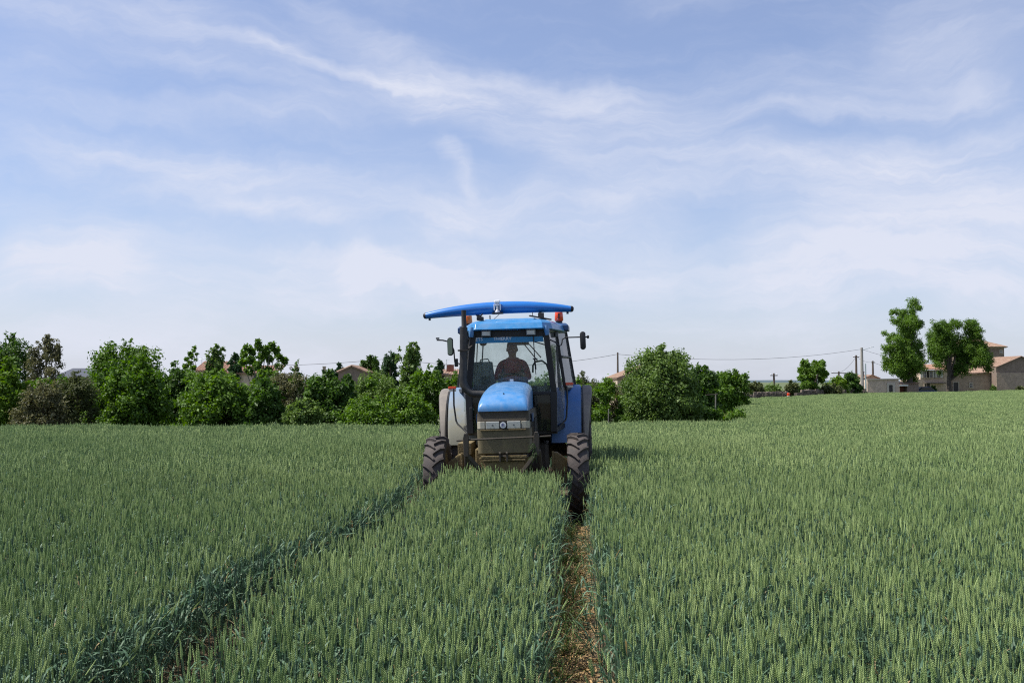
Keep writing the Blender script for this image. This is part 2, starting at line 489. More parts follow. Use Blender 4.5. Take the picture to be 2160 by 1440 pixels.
# ------------------------------------------------------------------ terrain
def soil_mat():
    m = bpy.data.materials.new('field_soil'); m.use_nodes = True
    nt = m.node_tree; N = nt.nodes.new; K = nt.links.new
    b = nt.nodes['Principled BSDF']; b.inputs['Roughness'].default_value = 0.95
    g = N('ShaderNodeNewGeometry')
    n = N('ShaderNodeTexNoise'); n.inputs['Scale'].default_value = 6; n.inputs['Detail'].default_value = 8; n.inputs['Roughness'].default_value = 0.7
    K(g.outputs['Position'], n.inputs['Vector'])
    mx = N('ShaderNodeMix'); mx.data_type = 'RGBA'; K(n.outputs['Fac'], mx.inputs['Factor'])
    mx.inputs[6].default_value = (0.06, 0.043, 0.026, 1); mx.inputs[7].default_value = (0.15, 0.105, 0.06, 1)
    sp = N('ShaderNodeSeparateXYZ'); K(g.outputs['Position'], sp.inputs[0])
    mr = N('ShaderNodeMapRange'); K(sp.outputs[1], mr.inputs['Value']); mr.inputs['From Min'].default_value = 34; mr.inputs['From Max'].default_value = 40
    n2 = N('ShaderNodeTexNoise'); n2.inputs['Scale'].default_value = 0.12; n2.inputs['Detail'].default_value = 6
    K(g.outputs['Position'], n2.inputs['Vector'])
    m3 = N('ShaderNodeMix'); m3.data_type = 'RGBA'; K(n2.outputs['Fac'], m3.inputs['Factor'])
    m3.inputs[6].default_value = (0.045, 0.085, 0.03, 1); m3.inputs[7].default_value = (0.13, 0.14, 0.055, 1)
    m2 = N('ShaderNodeMix'); m2.data_type = 'RGBA'; K(mr.outputs['Result'], m2.inputs['Factor'])
    K(mx.outputs[2], m2.inputs[6]); K(m3.outputs[2], m2.inputs[7])
    K(m2.outputs[2], b.inputs['Base Color'])
    bp = N('ShaderNodeBump'); bp.inputs['Strength'].default_value = 0.8; bp.inputs['Distance'].default_value = 0.05
    K(n.outputs['Fac'], bp.inputs['Height']); K(bp.outputs[0], b.inputs['Normal'])
    return m


def rut_x(y, side):
    """centre line of the wheel tracks: through the front wheels, then towards the camera"""
    y = np.asarray(y, float)
    if side < 0:
        k = [-60, 2, 3.4, 4.3, 5, 5.9, 7.2, 9.0, 10.5, 14.2, 20, 60]
        v = [-1.5, -1.50, -1.56, -1.63, -1.66, -1.66, -1.53, -1.31, -1.18, -1.03, -0.73, 1.6]
        return (np.interp(y - .5, k, v) + np.interp(y, k, v) + np.interp(y + .5, k, v)) / 3
    return 0.914 - 0.070 * np.clip(14.2 - y, -40, 7.5) - 0.042 * np.clip(14.2 - y - 7.5, 0, 40)


xs = np.unique(np.concatenate([np.linspace(-4000, -100, 20), np.linspace(-100, -12, 45), np.linspace(-12, 12, 161), np.linspace(12, 110, 50), np.linspace(110, 4000, 20)]))
ys = np.unique(np.concatenate([np.linspace(-60, 0, 12), np.linspace(0, 30, 121), np.linspace(30, 200, 86), np.linspace(200, 1000, 20), np.linspace(1000, 7000, 20)]))
GX, GY = np.meshgrid(xs, ys)
GZ = ground_z(GX, GY)
rut_d = np.minimum(np.abs(GX - rut_x(GY, -1)), np.abs(GX - rut_x(GY, 1)))
rng = np.random.default_rng(5)
GZ = GZ - 0.05 * np.exp(-(rut_d / 0.17) ** 2) * (GY < 35) * (GY > 0)
GZ = GZ + rng.normal(0, 0.008, GZ.shape) * ((np.abs(GX) < 12) & (GY < 30) & (GY > 0))
GV = np.stack([GX.ravel(), GY.ravel(), GZ.ravel()], 1)
ny, nx = GX.shape
ii = np.arange((ny - 1) * nx).reshape(ny - 1, nx)[:, :-1].ravel()
GF = np.stack([ii, ii + 1, ii + nx + 1, ii + nx], 1)
gme = fast_mesh('ground', GV, GF, soil_mat())
tag(link(bpy.data.objects.new('ground', gme)), kind='structure')

hm = mat('haze_blue_wooded_hills', (0.055, 0.085, 0.095), 0.95, var=0.2, vscale=0.02)  # green of the woods tinted bluish: distance haze put into the colour
hv = []
for i in range(61):
    x = -3200 + i * 110
    h = 3.5 + 2.5 * math.sin(i * 0.37) + 1.3 * math.sin(i * 0.9 + 1) + 1.5 * max(0, math.sin(i * 0.13))
    for (yy, zz) in ((2600, -1.5), (2800, h * 0.9), (3000, h + 0.6), (3600, -2)):
        hv.append((x, yy, zz))
hf = [(i * 4 + k, i * 4 + 4 + k, i * 4 + 5 + k, i * 4 + 1 + k) for i in range(60) for k in range(3)]
tag(mesh_obj('hills', hv, hf, hm, smooth=True), kind='structure')

# ------------------------------------------------------------------ foliage
LM = {
    'mid':    leaf_mat('leaf_mid_green', (0.036, 0.088, 0.010), (0.150, 0.260, 0.034)),
    'dark':   leaf_mat('leaf_dark_green', (0.020, 0.055, 0.010), (0.090, 0.170, 0.026)),
    'yellow': leaf_mat('leaf_yellow_green', (0.050, 0.12, 0.012), (0.19, 0.30, 0.025)),
    'light':  leaf_mat('leaf_light_green', (0.055, 0.108, 0.024), (0.190, 0.280, 0.066)),
    'brown':  leaf_mat('leaf_olive_brown', (0.060, 0.066, 0.030), (0.190, 0.185, 0.085), 0.35),
    'olive':  leaf_mat('leaf_olive', (0.042, 0.060, 0.018), (0.13, 0.15, 0.052), 0.3),
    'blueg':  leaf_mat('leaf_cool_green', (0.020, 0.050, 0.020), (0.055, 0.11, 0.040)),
}


def leaves(lobes, n, size, seed, squash=0.9, inner=0.14, droop=0.25, subs=12):
    """n leaf-sized faces through the volume of the lobes (x, y, z, r)"""
    g = np.random.default_rng(seed)
    lb = np.array(lobes, float)
    sub = []
    for x, y, z, r in lb:                     # every lobe breaks up into smaller clumps of unequal size
        for j in range(subs):
            d = g.normal(size=3); d /= np.linalg.norm(d)
            q = r * g.uniform(.20, .55)
            sub.append((*(np.array([x, y, z]) + d * (r - q) * g.uniform(.35, 1.30)), q))
    lb = np.array(sub)
    wgt = lb[:, 3] ** 2; wgt /= wgt.sum()
    k = g.choice(len(lb), n, p=wgt)
    d = g.normal(size=(n, 3)); d /= np.linalg.norm(d, axis=1)[:, None]
    inn = g.random(n) < inner
    rad = lb[k, 3] * np.where(inn, 0.55 * g.random(n) ** 0.5, 1.0 - 0.45 * g.random(n) ** 1.6 + 0.22 * np.maximum(0, g.normal(0, 0.6, n)) + .6 * (g.random(n) < .07) * g.random(n))
    # each lobe is uneven: small sub-clumps
    ph = g.random((len(lb), 3)) * 6.28
    bump = 1 + 0.16 * np.sin(d[:, 0] * 7 + ph[k, 0]) * np.sin(d[:, 1] * 7 + ph[k, 1]) + 0.12 * np.sin(d[:, 2] * 11 + ph[k, 2])
    p = lb[k, :3] + d * (rad * bump)[:, None] * np.array([1, 1, squash])
    nrm = d * 0.55 + g.normal(0, 0.55, (n, 3)) + np.array([0, 0, 0.35]); nrm /= np.linalg.norm(nrm, axis=1)[:, None]
    t = np.cross(nrm, g.normal(size=(n, 3))); t /= np.linalg.norm(t, axis=1)[:, None]
    t[:, 2] -= droop; t /= np.linalg.norm(t, axis=1)[:, None]
    b = np.cross(nrm, t)
    Ln = size * (0.6 + 0.8 * g.random(n)) * np.where(inn, 1.7, 1.0); Wd = Ln * (0.5 + 0.25 * g.random(n))
    V = np.empty((n, 4, 3))
    V[:, 0] = p
    V[:, 1] = p + t * (Ln * 0.5)[:, None] + b * (Wd * 0.5)[:, None] + nrm * (Ln * 0.12)[:, None]
    V[:, 2] = p + t * Ln[:, None]
    V[:, 3] = p + t * (Ln * 0.5)[:, None] - b * (Wd * 0.5)[:, None] + nrm * (Ln * 0.12)[:, None]
    lt = g.random(len(lb))
    tint = np.clip(0.45 * lt[k] + 0.55 * g.random(n), 0, 1) * 0.85
    F = np.arange(n * 4).reshape(n, 4)
    return V.reshape(-1, 3), F, np.repeat(tint, 4)


def fill(lobes, k=1.5):
    """adds lobes between neighbouring ones so that the crown closes"""
    out = list(lobes)
    for i in range(len(lobes)):
        for j in range(i + 1, len(lobes)):
            a, b = lobes[i], lobes[j]
            d = math.dist(a[:3], b[:3])
            if .5 * (a[3] + b[3]) < d < k * (a[3] + b[3]):
                out.append(tuple((a[q] + b[q]) / 2 for q in range(3)) + (.42 * (a[3] + b[3]),))
    return out


def plant(name, base, lobes, n, size, lm, seed, label, cat, group=None, trunk_r=0.06, bark='bark', limbs=7, trunk_to=None, inner=0.14, squash=0.9, crown_name='crown'):
    root = empty(name, base, (0, 0, random.Random(seed).uniform(-0.02, 0.02)), label, cat, group)
    B = Vector(base)
    lob = [(l[0] - B.x, l[1] - B.y, l[2] - B.z, l[3]) for l in lobes]
    V, F, T = leaves(lob, int(n * 1.12), size, seed, squash, inner)
    me = fast_mesh(crown_name, V, F, LM[lm], tint=T)
    c = link(bpy.data.objects.new(crown_name, me)); c.parent = root
    rr = random.Random(seed)
    mb = MB()
    top = trunk_to or max(lob, key=lambda l: l[2])
    top = Vector(top[:3])
    mid = Vector((top.x * 0.35 + rr.uniform(-.05, .05), top.y * 0.35, top.z * 0.5))
    mb.tube([(0, 0, -0.15), (mid.x * .3, mid.y * .3, mid.z * .45), mid, top * 0.9], [trunk_r * 1.25, trunk_r, trunk_r * .75, trunk_r * .25], 7)
    for l in sorted(lob, key=lambda q: -q[3])[:limbs]:
        e = Vector(l[:3]); s = Vector((0, 0, 0)).lerp(mid, rr.uniform(0.5, 1.0))
        q = s.lerp(e, 0.5) + Vector((rr.uniform(-.1, .1), rr.uniform(-.1, .1), 0)) * l[3]
        mb.tube([s, q, e, e + Vector((rr.uniform(-1, 1), rr.uniform(-1, 1), rr.uniform(0.2, 1))) * l[3] * 0.5],
                [trunk_r * .5, trunk_r * .38, trunk_r * .22, trunk_r * .08], 5)
    mb.build('trunk' if crown_name == 'crown' else 'stem', M[bark], root, smooth=True)
    return root


def auto_lobes(cx, cy, z0, z1, hw, seed, k=22, depth=0.8, pointed=0.0, sprigs=6, lobe=0.42):
    g = random.Random(seed); out = []
    h = z1 - z0; base_r = lobe * min(hw, h * 0.8)
    for i in range(k):
        fz = (i + 0.5) / k
        z = z0 + h * (0.08 + 0.80 * fz)
        t = (z - z0) / h
        prof = math.sqrt(max(0.02, 1 - max(0, (t - 0.35) / 0.70) ** 2)) if t > 0.35 else 0.80 + 0.2 * t / 0.35
        prof *= (1 - pointed * t)
        a = i * 2.4 + g.uniform(-.5, .5)
        rad = hw * prof * g.uniform(0.35, 0.80)
        r = base_r * g.uniform(0.7, 1.15) * (1 - pointed * t * 0.6)
        out.append((cx + math.cos(a) * rad, cy + math.sin(a) * rad * depth, min(z, z1 - r * 0.85), r))
    for i in range(sprigs):
        a = g.uniform(0, 6.28); rad = hw * g.uniform(0, 0.65)
        zt = z1 - h * 0.20 * (rad / hw) ** 2 * 1.5
        r = g.uniform(0.10, 0.2) * min(1, hw)
        for j in range(3):
            out.append((cx + math.cos(a) * rad + j * r * g.uniform(-.3, .3), cy + math.sin(a) * rad * depth, zt - r * 1.6 * j + g.uniform(0, .15), r * (0.65 + 0.3 * j)))
    return out


# each entry: px centre, px top, px half width, distance, leaf colour, leaf count, leaf size, kind, label, extra
HB = [
 (18, 706, 62, 50, 'dark', 15000, .11, 'tree', 'dark green tree at the far left edge, rising behind the bright yellow green bush', {}),
 (98, 712, 44, 42, 'brown', 11000, .075, 'tree', 'olive brown thin-crowned tree near the left edge, with sky showing through its top', dict(k=26, sprigs=14, inner=.05)),
 (15, 764, 52, 38, 'yellow', 12000, .10, 'bush', 'bright yellow green bush at the left edge of the hedge', {}),
 (90, 806, 52, 37, 'brown', 10000, .08, 'bush', 'dull brown green bush under the olive brown tree at the left', {}),
 (165, 786, 46, 38.5, 'olive', 13000, .065, 'bush', 'small-leaved olive brown bush between the brown tree and the big green bushes', {}),
 (262, 722, 88, 44, 'mid', 24000, .10, 'bush', 'broad dome-shaped green bush, tallest in the left part of the hedge', dict(sprigs=12, k=30)),
 (292, 760, 78, 38.5, 'mid', 22000, .115, 'bush', 'big-leaved glossy green bush in front of the broad dome-shaped bush', dict(sprigs=6, k=28)),
 (372, 772, 48, 42, 'dark', 12000, .10, 'bush', 'dark green bush under the small leaning sapling', {}),
 (455, 736, 40, 43, 'light', 11000, .09, 'tree', 'pointed green tree between the leaning sapling and the open-branched tree', dict(pointed=.62)),
 (462, 788, 82, 37.5, 'mid', 24000, .11, 'bush', 'wide rounded green bush at the field edge below the pointed tree', dict(k=30)),
 (560, 806, 52, 37, 'dark', 15000, .11, 'bush', 'dark rounded bush at the field edge below the open-branched tree', {}),
 (612, 778, 46, 41, 'brown', 11000, .07, 'bush', 'thin brown scrubby bush between the open-branched tree and the big-leaved dark bush', dict(inner=.06)),
 (627, 766, 16, 42, 'dark', 1800, .10, 'bush', 'narrow green shoot sticking out above the brown scrub', dict(k=8, sprigs=2, lobe=.8)),
 (640, 846, 42, 36.5, 'light', 10000, .09, 'bush', 'low light green bush at the foot of the brown scrub', {}),
 (706, 788, 62, 38, 'dark', 19000, .11, 'bush', 'big-leaved dark green bush in front of the gabled house', dict(k=28)),
 (772, 842, 60, 36.3, 'mid', 13000, .09, 'bush', 'low spreading green bush in front of the gable, beside the tall dry grass', {}),
 (790, 784, 62, 43, 'light', 15000, .08, 'bush', 'soft light green bush behind, right of the gabled house', {}),
 (866, 726, 40, 43, 'light', 11000, .085, 'tree', 'feathery pointed light green tree just left of the tractor', dict(pointed=.62, sprigs=6)),
 (905, 778, 50, 39, 'mid', 15000, .09, 'bush', 'leafy green bush directly behind the tractor mirror on the left', {}),
 (862, 832, 52, 37, 'mid', 12000, .09, 'bush', 'low green bush at the foot of the feathery tree', {}),
 (985, 782, 55, 39, 'mid', 12000, .09, 'bush', 'green bush seen behind the left side of the tractor cab', {}),
 (1075, 792, 58, 39.5, 'light', 11000, .09, 'bush', 'light green bush seen through the tractor windscreen', {}),
 (1160, 790, 52, 41, 'mid', 11000, .09, 'bush', 'green bush seen through the right side windows of the tractor', {}),
 (1232, 792, 44, 45, 'olive', 11000, .07, 'bush', 'small-leaved olive bush just right of the tractor', dict(sprigs=9)),
 (1285, 806, 36, 45.5, 'brown', 9000, .07, 'bush', 'brown shaded bush between the olive bush and the large round bush', {}),
 (1396, 736, 92, 42, 'light', 44000, .095, 'bush', 'large free-standing round green bush right of the tractor, tallest in the middle of the picture', dict(k=48, sprigs=12)),
 (1326, 774, 18, 44, 'light', 2600, .09, 'bush', 'thin upright shoot at the left shoulder of the large round bush', dict(k=9, sprigs=3, lobe=.8)),
 (1478, 774, 42, 60, 'dark', 12000, .13, 'tree', 'very dark tree right behind the large round bush', {}),
 (1538, 780, 42, 68, 'mid', 15000, .13, 'bush', 'rounded green bush at the corner of the field, right end of the dark clump', {}),
 (1492, 824, 28, 62, 'dark', 9000, .12, 'bush', 'low dark bush in the shade at the foot of the dark clump', {}),
]
SPARSE = dict(px=(505, 606))
for i, (px, top, hw, D, lm, n, sz, kind, label, ex) in enumerate(HB):
    c = at(px, top, D)
    gz = float(ground_z(c.x, D))
    hwm = hw * D / FPX * (.97 if hw > 90 else 1.12)
    ex = dict(ex); inner = ex.pop('inner', .14)
    ex.setdefault('k', 28)
    lob = auto_lobes(c.x, D, gz - 0.1, c.z, hwm, 100 + i, **ex)
    gr = 'bushes and small trees of the hedge at the edge of the wheat field'
    plant(kind, (c.x, D, gz), lob, n, sz, lm, 200 + i, label, kind, gr, trunk_r=.05 + .03 * hwm * (kind == 'tree'),
          inner=inner, crown_name='crown' if kind == 'tree' else 'foliage')

g_ = random.Random(9); lob = []
for i in range(150):
    x = -21 + 30.5 * (i + g_.random()) / 150; D = 41.2 + g_.uniform(-1.3, 1.3) + (x + 21) * .07
    top = np.interp(x, [-21, -15, -11, -9, -8, -6, -4.5, -2, 0, 4, 5.2, 9], [2.3, 2.5, 2.85, 2.8, 2.5, 2.4, 2.75, 2.7, 2.6, 2.3, 1.4, 1.2])
    r = g_.uniform(.28, .55); lob.append((x, D, -.36 + r * .5 + (top - r) * g_.random(), r))
V, F, T = leaves(lob, 84000, .11, 31, .9, .1)
tag(link(bpy.data.objects.new('undergrowth', fast_mesh('undergrowth', V, F, LM['mid'], tint=T))), 'tangled undergrowth filling the gaps of the hedge', kind='stuff')

# open-branched young tree, lobes measured
D = 45
pts = [(544, 722, 7), (546, 735, 8), (520, 732, 7), (532, 742, 10), (515, 745, 9), (560, 738, 9), (572, 728, 8), (582, 740, 9), (590, 752, 9), (600, 762, 8),
       (552, 752, 10), (528, 758, 10), (570, 757, 10), (512, 764, 9), (588, 770, 8), (545, 772, 11), (563, 782, 11), (525, 782, 10), (580, 790, 9), (548, 800, 12)]
lob = [(*at(a, b, D + (i % 5 - 2) * .25), r * D / FPX) for i, (a, b, r) in enumerate(pts)]
c = at(548, 895, D)
plant('tree', (c.x, D, float(ground_z(c.x, D))), lob, 5200, .12, 'mid', 77, 'open-branched young tree with a pale trunk, sky showing between its tufts, left of the chimney', 'tree',
      'bushes and small trees of the hedge at the edge of the wheat field', trunk_r=.06, bark='palebark', limbs=18, inner=.05)

D = 43
pts = [(411, 732, 2.5), (408, 738, 3.5), (400, 745, 4.5), (415, 746, 3.5), (404, 752, 4), (394, 757, 4.5), (413, 758, 3), (401, 765, 5), (391, 772, 6), (408, 776, 6), (398, 786, 9)]
lob = [(*at(a, b, D + (i % 3 - 1) * .12), r * D / FPX) for i, (a, b, r) in enumerate(pts)]
c = at(402, 895, D)
plant('tree', (c.x, D, float(ground_z(c.x, D))), lob, 1500, .09, 'mid', 76, 'small leaning sapling with a wispy dark top sticking out of the hedge', 'tree',
      'bushes and small trees of the hedge at the edge of the wheat field', trunk_r=.03, limbs=9, inner=.02)

FAR = [
 (782, 752, 22, 92, 'dark', 5000, .2, 'small rounded dark tree on the skyline right of the gabled house'),
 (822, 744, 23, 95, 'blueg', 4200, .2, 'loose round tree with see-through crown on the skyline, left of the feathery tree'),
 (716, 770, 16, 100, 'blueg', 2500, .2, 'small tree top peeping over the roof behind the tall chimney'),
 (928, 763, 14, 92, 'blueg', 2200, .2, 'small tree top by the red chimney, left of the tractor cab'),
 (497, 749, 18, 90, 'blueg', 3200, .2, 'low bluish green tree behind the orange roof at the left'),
]
for i, (px, top, hw, D, lm, n, sz, label) in enumerate(FAR):
    c = at(px, top, D); gz = float(ground_z(c.x, D)); r = hw * D / FPX
    lob = auto_lobes(c.x, D, c.z - 3.2, c.z, r, 400 + i, k=14, lobe=.42)
    plant('tree', (c.x, D, gz), lob, n, sz, lm, 420 + i, label, 'tree', 'small trees on the skyline behind the hedge', trunk_r=.12, inner=.05)

FB = [
 (1592, 806, 22, 108, 'olive', 3500, .2, 'bush', 'small dull green bush behind the low stone wall, next to the field corner'),
 (1625, 812, 26, 112, 'light', 4000, .2, 'bush', 'low light bush with pale flowers left of the leaning dark post, behind the stone wall'),
 (1668, 806, 20, 116, 'olive', 3500, .2, 'bush', 'grey green bush behind the low stone wall, left of the ivy-covered tree'),
 (1765, 794, 26, 130, 'yellow', 5500, .22, 'bush', 'yellow green bush right of the ivy-covered tree'),
 (1750, 810, 34, 124, 'olive', 5000, .2, 'bush', 'low olive bush in front of the ivy-covered tree and the yellow green bush'),
 (1793, 786, 26, 132, 'dark', 7000, .22, 'bush', 'dark green bush just left of the tall concrete pole'),
 (1968, 815, 7, 149, 'dark', 900, .2, 'bush', 'small dark bush between the parked car and the second tall tree'),
 (2094, 814, 9, 157, 'light', 1100, .2, 'bush', 'small green bush at the foot of the long barn wall'),
 (2150, 815, 11, 157, 'olive', 1100, .2, 'bush', 'low weedy bush at the foot of the barn gable, at the right edge'),
]
for i, (px, top, hw, D, lm, n, sz, kind, label) in enumerate(FB):
    c = at(px, top, D); gz = float(ground_z(c.x, D)); r = hw * D / FPX
    lob = auto_lobes(c.x, D, gz - .1, c.z, r, 500 + i, k=14, sprigs=3, lobe=.4)
    plant(kind, (c.x, D, gz), lob, n, sz, lm, 520 + i, label, kind, 'bushes along the stone wall and the farm', trunk_r=.08, crown_name='foliage')

D = 122
pts = [(1697, 768, 11), (1718, 766, 8), (1733, 766, 9), (1692, 780, 10), (1708, 780, 12), (1728, 778, 13), (1738, 788, 9), (1694, 796, 11), (1712, 797, 15), (1732, 798, 12), (1698, 812, 12), (1716, 815, 12), (1690, 820, 8)]
lob = [(*at(a, b, D + (i % 5 - 2) * .6), r * D / FPX) for i, (a, b, r) in enumerate(pts)]
c = at(1712, 830, D)
plant('tree', (c.x, D, float(ground_z(c.x, D))), fill(lob, .9), 14000, .2, 'mid', 78, 'compact ivy-covered tree with a notched top, standing alone behind the stone wall', 'tree', None, trunk_r=.2)

D = 148
def z6(zx, zy, r): return (1620 + zx / 4, 620 + zy / 4, r)
p1 = [z6(*q) for q in [(1230, 95, 16), (1285, 115, 10), (1060, 155, 11), (1085, 225, 13), (1180, 185, 19), (1220, 265, 22), (1285, 255, 11), (1150, 310, 20), (995, 325, 10), (1035, 370, 13),
      (1085, 430, 20), (1200, 400, 22), (1285, 420, 12), (1000, 460, 12), (1020, 540, 16), (1150, 520, 28), (1270, 520, 18), (1000, 610, 13), (1085, 640, 20), (1200, 640, 26), (1285, 600, 15), (1150, 705, 13), (1230, 715, 12)]]
lob = [(*at(a, b, D + ((i * 7) % 5 - 2) * .8), 1.08 * r * D / FPX) for i, (a, b, r) in enumerate(p1)]
c = at(1918, 828, D); gz = float(ground_z(c.x, D))
plant('tree', (c.x, D, gz), fill(lob, 1.0), 56000, .17, 'mid', 79, 'tallest tree of the scene, tall narrow crown beside the farmhouse', 'tree', None, trunk_r=.42, limbs=16,
      trunk_to=(0.3, 0, 9.5), inner=.1)
D = 152
p2 = [z6(*q) for q in [(1420, 265, 13), (1520, 270, 17), (1590, 245, 10), (1690, 250, 13), (1750, 260, 12), (1785, 315, 12), (1700, 330, 13), (1400, 340, 16), (1500, 360, 20), (1385, 430, 14), (1480, 455, 20),
      (1600, 455, 20), (1740, 420, 16), (1820, 430, 11), (1700, 500, 22), (1800, 520, 20), (1865, 560, 14), (1400, 520, 16), (1450, 600, 13), (1600, 575, 20), (1700, 640, 12), (1850, 635, 11), (1450, 660, 7), (1600, 670, 8)]]
lob = [(*at(a, b, D + ((i * 7) % 5 - 2) * .8), 1.18 * r * D / FPX) for i, (a, b, r) in enumerate(p2)]
c = at(2000, 826, D); gz = float(ground_z(c.x, D))
plant('tree', (c.x, D, gz), fill(lob, 1.3), 66000, .17, 'mid', 80, 'spreading broad-crowned tree with a visible grey trunk in front of the farm roofs', 'tree', None, trunk_r=.36, limbs=10,
      trunk_to=(0.6, 0, 8.0), inner=.08)

# ------------------------------------------------------------------ farm
def wall_mat(name, col, dark, scale=1.2):
    m = mat(name, col, 0.92, var=0.38, vscale=2.2, bump=0.6, bscale=7, dust=(dark, 0.50, 0.22, 0, 4, 0.9))
    return m


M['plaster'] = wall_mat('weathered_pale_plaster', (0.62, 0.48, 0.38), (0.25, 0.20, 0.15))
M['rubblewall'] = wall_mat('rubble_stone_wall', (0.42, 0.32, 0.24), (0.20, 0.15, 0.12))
M['shadewall'] = wall_mat('shade_brown_render', (0.25, 0.185, 0.145), (0.13, 0.10, 0.085))  # brown render; the shade on the gable walls is put into its colour
M['stonetrim'] = mat('pale_stone_trim', (0.46, 0.40, 0.33), 0.85, var=0.12)
M['slate'] = mat('dark_slate', (0.055, 0.06, 0.075), 0.6, var=0.2, vscale=2)
M['doorwood'] = mat('dark_door_wood', (0.05, 0.045, 0.045), 0.8, var=0.2)
M['brick'] = mat('red_brick', (0.22, 0.085, 0.06), 0.9, var=0.25, vscale=4)
M['darkwin'] = mat('dark_window_glass', (0.02, 0.022, 0.028), 0.1)
M['paint'] = mat('white_wood_paint', (0.6, 0.58, 0.54), 0.6, var=0.1)


def tile_mat(name, a, b, c):
    m = bpy.data.materials.new(name); m.use_nodes = True
    nt = m.node_tree; N = nt.nodes.new; K = nt.links.new
    bs = nt.nodes['Principled BSDF']; bs.inputs['Roughness'].default_value = 0.9
    t = N('ShaderNodeTexCoord')
    n = N('ShaderNodeTexNoise'); n.inputs['Scale'].default_value = 2.2; n.inputs['Detail'].default_value = 8; n.inputs['Roughness'].default_value = 0.8
    K(t.outputs['Object'], n.inputs['Vector'])
    cr = N('ShaderNodeValToRGB'); K(n.outputs['Fac'], cr.inputs[0])
    e = cr.color_ramp.elements
    e[0].position = 0.32; e[0].color = (*a, 1); e[1].position = 0.68; e[1].color = (*c, 1)
    k = cr.color_ramp.elements.new(0.5); k.color = (*b, 1)
    K(cr.outputs[0], bs.inputs['Base Color'])
    return m


M['tile'] = tile_mat('old_clay_tiles', (0.14, 0.080, 0.056), (0.25, 0.160, 0.115), (0.35, 0.27, 0.205))
M['tile_orange'] = tile_mat('orange_clay_tiles', (0.15, 0.075, 0.05), (0.25, 0.135, 0.09), (0.32, 0.21, 0.15))


def tiled_slope(name, a, b, c, d, parent, m='tile', step=0.24, thick=0.10):
    """canal-tile roof slope: corrugated sheet. a-b is the eave (left to right), d-c the ridge side"""
    a, b, c, d = map(Vector, (a, b, c, d))
    n = max(4, int((b - a).length / step)) * 2
    nrm = (b - a).cross(d - a).normalized()
    if nrm.z < 0: nrm = -nrm
    mb = MB(); vs = []; fs = []
    for i in range(n + 1):
        t = i / n; off = nrm * (0.07 * (i % 2))
        e = a.lerp(b, t); r = d.lerp(c, t)
        vs += [e + off, r + off, r + off - nrm * thick, e + off - nrm * thick]
    for i in range(n):
        o = i * 4
        for k in range(4):
            fs.append((o + k, o + 4 + k, o + 4 + (k + 1) % 4, o + (k + 1) % 4))
    fs += [(0, 1, 2, 3), (n * 4 + 3, n * 4 + 2, n * 4 + 1, n * 4)]
    mb.add(vs, fs)
    return mb.build(name, M[m], parent)


def gable_wall(pts, depth, m, parent, name='wall'):
    """a wall with a front outline pts (x, z) at y=0 going back to y=depth: a solid"""
    n = len(pts)
    vs = [Vector((x, 0, z)) for x, z in pts] + [Vector((x, depth, z)) for x, z in pts]
    fs = [tuple(range(n)), tuple(reversed(range(n, 2 * n)))] + [(i, (i + 1) % n, (i + 1) % n + n, i + n) for i in range(n)]
    return MB().add(vs, fs).build(name, m, parent)


def opening(name, cx, cz, w, h, parent, fm='stonetrim', pm='darkwin', bars=True, y=0.0, fw=.12, pane_name='pane', panelled=False):
    fr = MB()
    fr.box((cx - w / 2, y - .03, cz), (fw, .14, h + fw)); fr.box((cx + w / 2, y - .03, cz), (fw, .14, h + fw))
    fr.box((cx, y - .032, cz + h / 2), (w - fw, .144, fw)); fr.box((cx, y - .034, cz - h / 2), (w + .3, .2, fw * .8))
    f = fr.build(name, M[fm], parent)
    p = MB().box((cx, y - .015, cz), (w - fw, .05, h - fw)).build(pane_name, M[pm], f)
    if bars:
        MB().box((cx, y - .05, cz), (.05, .03, h - fw)).box((cx, y - .053, cz), (w - fw, .03, .05)).build('glazing_bar', M['paint'], f)
    if panelled:
        mb = MB()
        for k in range(-2, 3): mb.box((cx + k * w * .17, y - .05, cz), (.03, .03, h - fw))
        mb.build('batten', M[pm], f)
    return f


def bldg(name, px, D, label, cat):
    c = at(px, 830, D); gz = float(ground_z(c.x, D))
    return empty(name, (c.x, D, gz), (0, 0, 0), label, cat), c.x, gz


def lx(px, D, x0): return (px - 1080) * D / FPX - x0
def lz(py, D, g): return CAMZ - (py - HORIZON) * D / FPX - g


# small shed
D = 141
e, x0, g0 = bldg('stone_shed', 1860, D, 'small plastered shed with dark door and low gable, next to the concrete pole', 'shed')
X = lambda p: lx(p, D, x0); Z = lambda p: lz(p, D, g0)
gable_wall([(X(1829), -.3), (X(1895), -.3), (X(1895), Z(799)), (X(1829), Z(801))], 3.2, M['plaster'], e)
MB().box(((X(1829) + X(1895)) / 2, -.05, Z(799.5)), (X(1896) - X(1827), .25, .16), (0, -.02, 0)).build('cornice', M['stonetrim'], e)
opening('door', X(1878), Z(819.5), X(1884.5) - X(1872), Z(810) - Z(830), e, 'stonetrim', 'doorwood', False, fw=.3, pane_name='door_leaf', panelled=True)
gable_wall([(X(1829), Z(801)), (X(1861), Z(800)), (X(1858), Z(796)), (X(1845), Z(790.5)), (X(1829), Z(797))], 5.0, M['rubblewall'], e, 'gable').location.y = 1.2
tiled_slope('roof', (X(1827), .9, Z(797)), (X(1845), .9, Z(790)), (X(1845), 6.4, Z(790)), (X(1827), 6.4, Z(797)), e)
tiled_slope('roof', (X(1845), .9, Z(790)), (X(1862), .9, Z(797.5)), (X(1862), 6.4, Z(797.5)), (X(1845), 6.4, Z(790)), e)
MB().box((X(1832), 2.5, Z(789)), (.35, .35, Z(784) - Z(796))).box((X(1832), 2.5, Z(784)), (.45, .45, .08)).build('chimney', M['brick'], e)
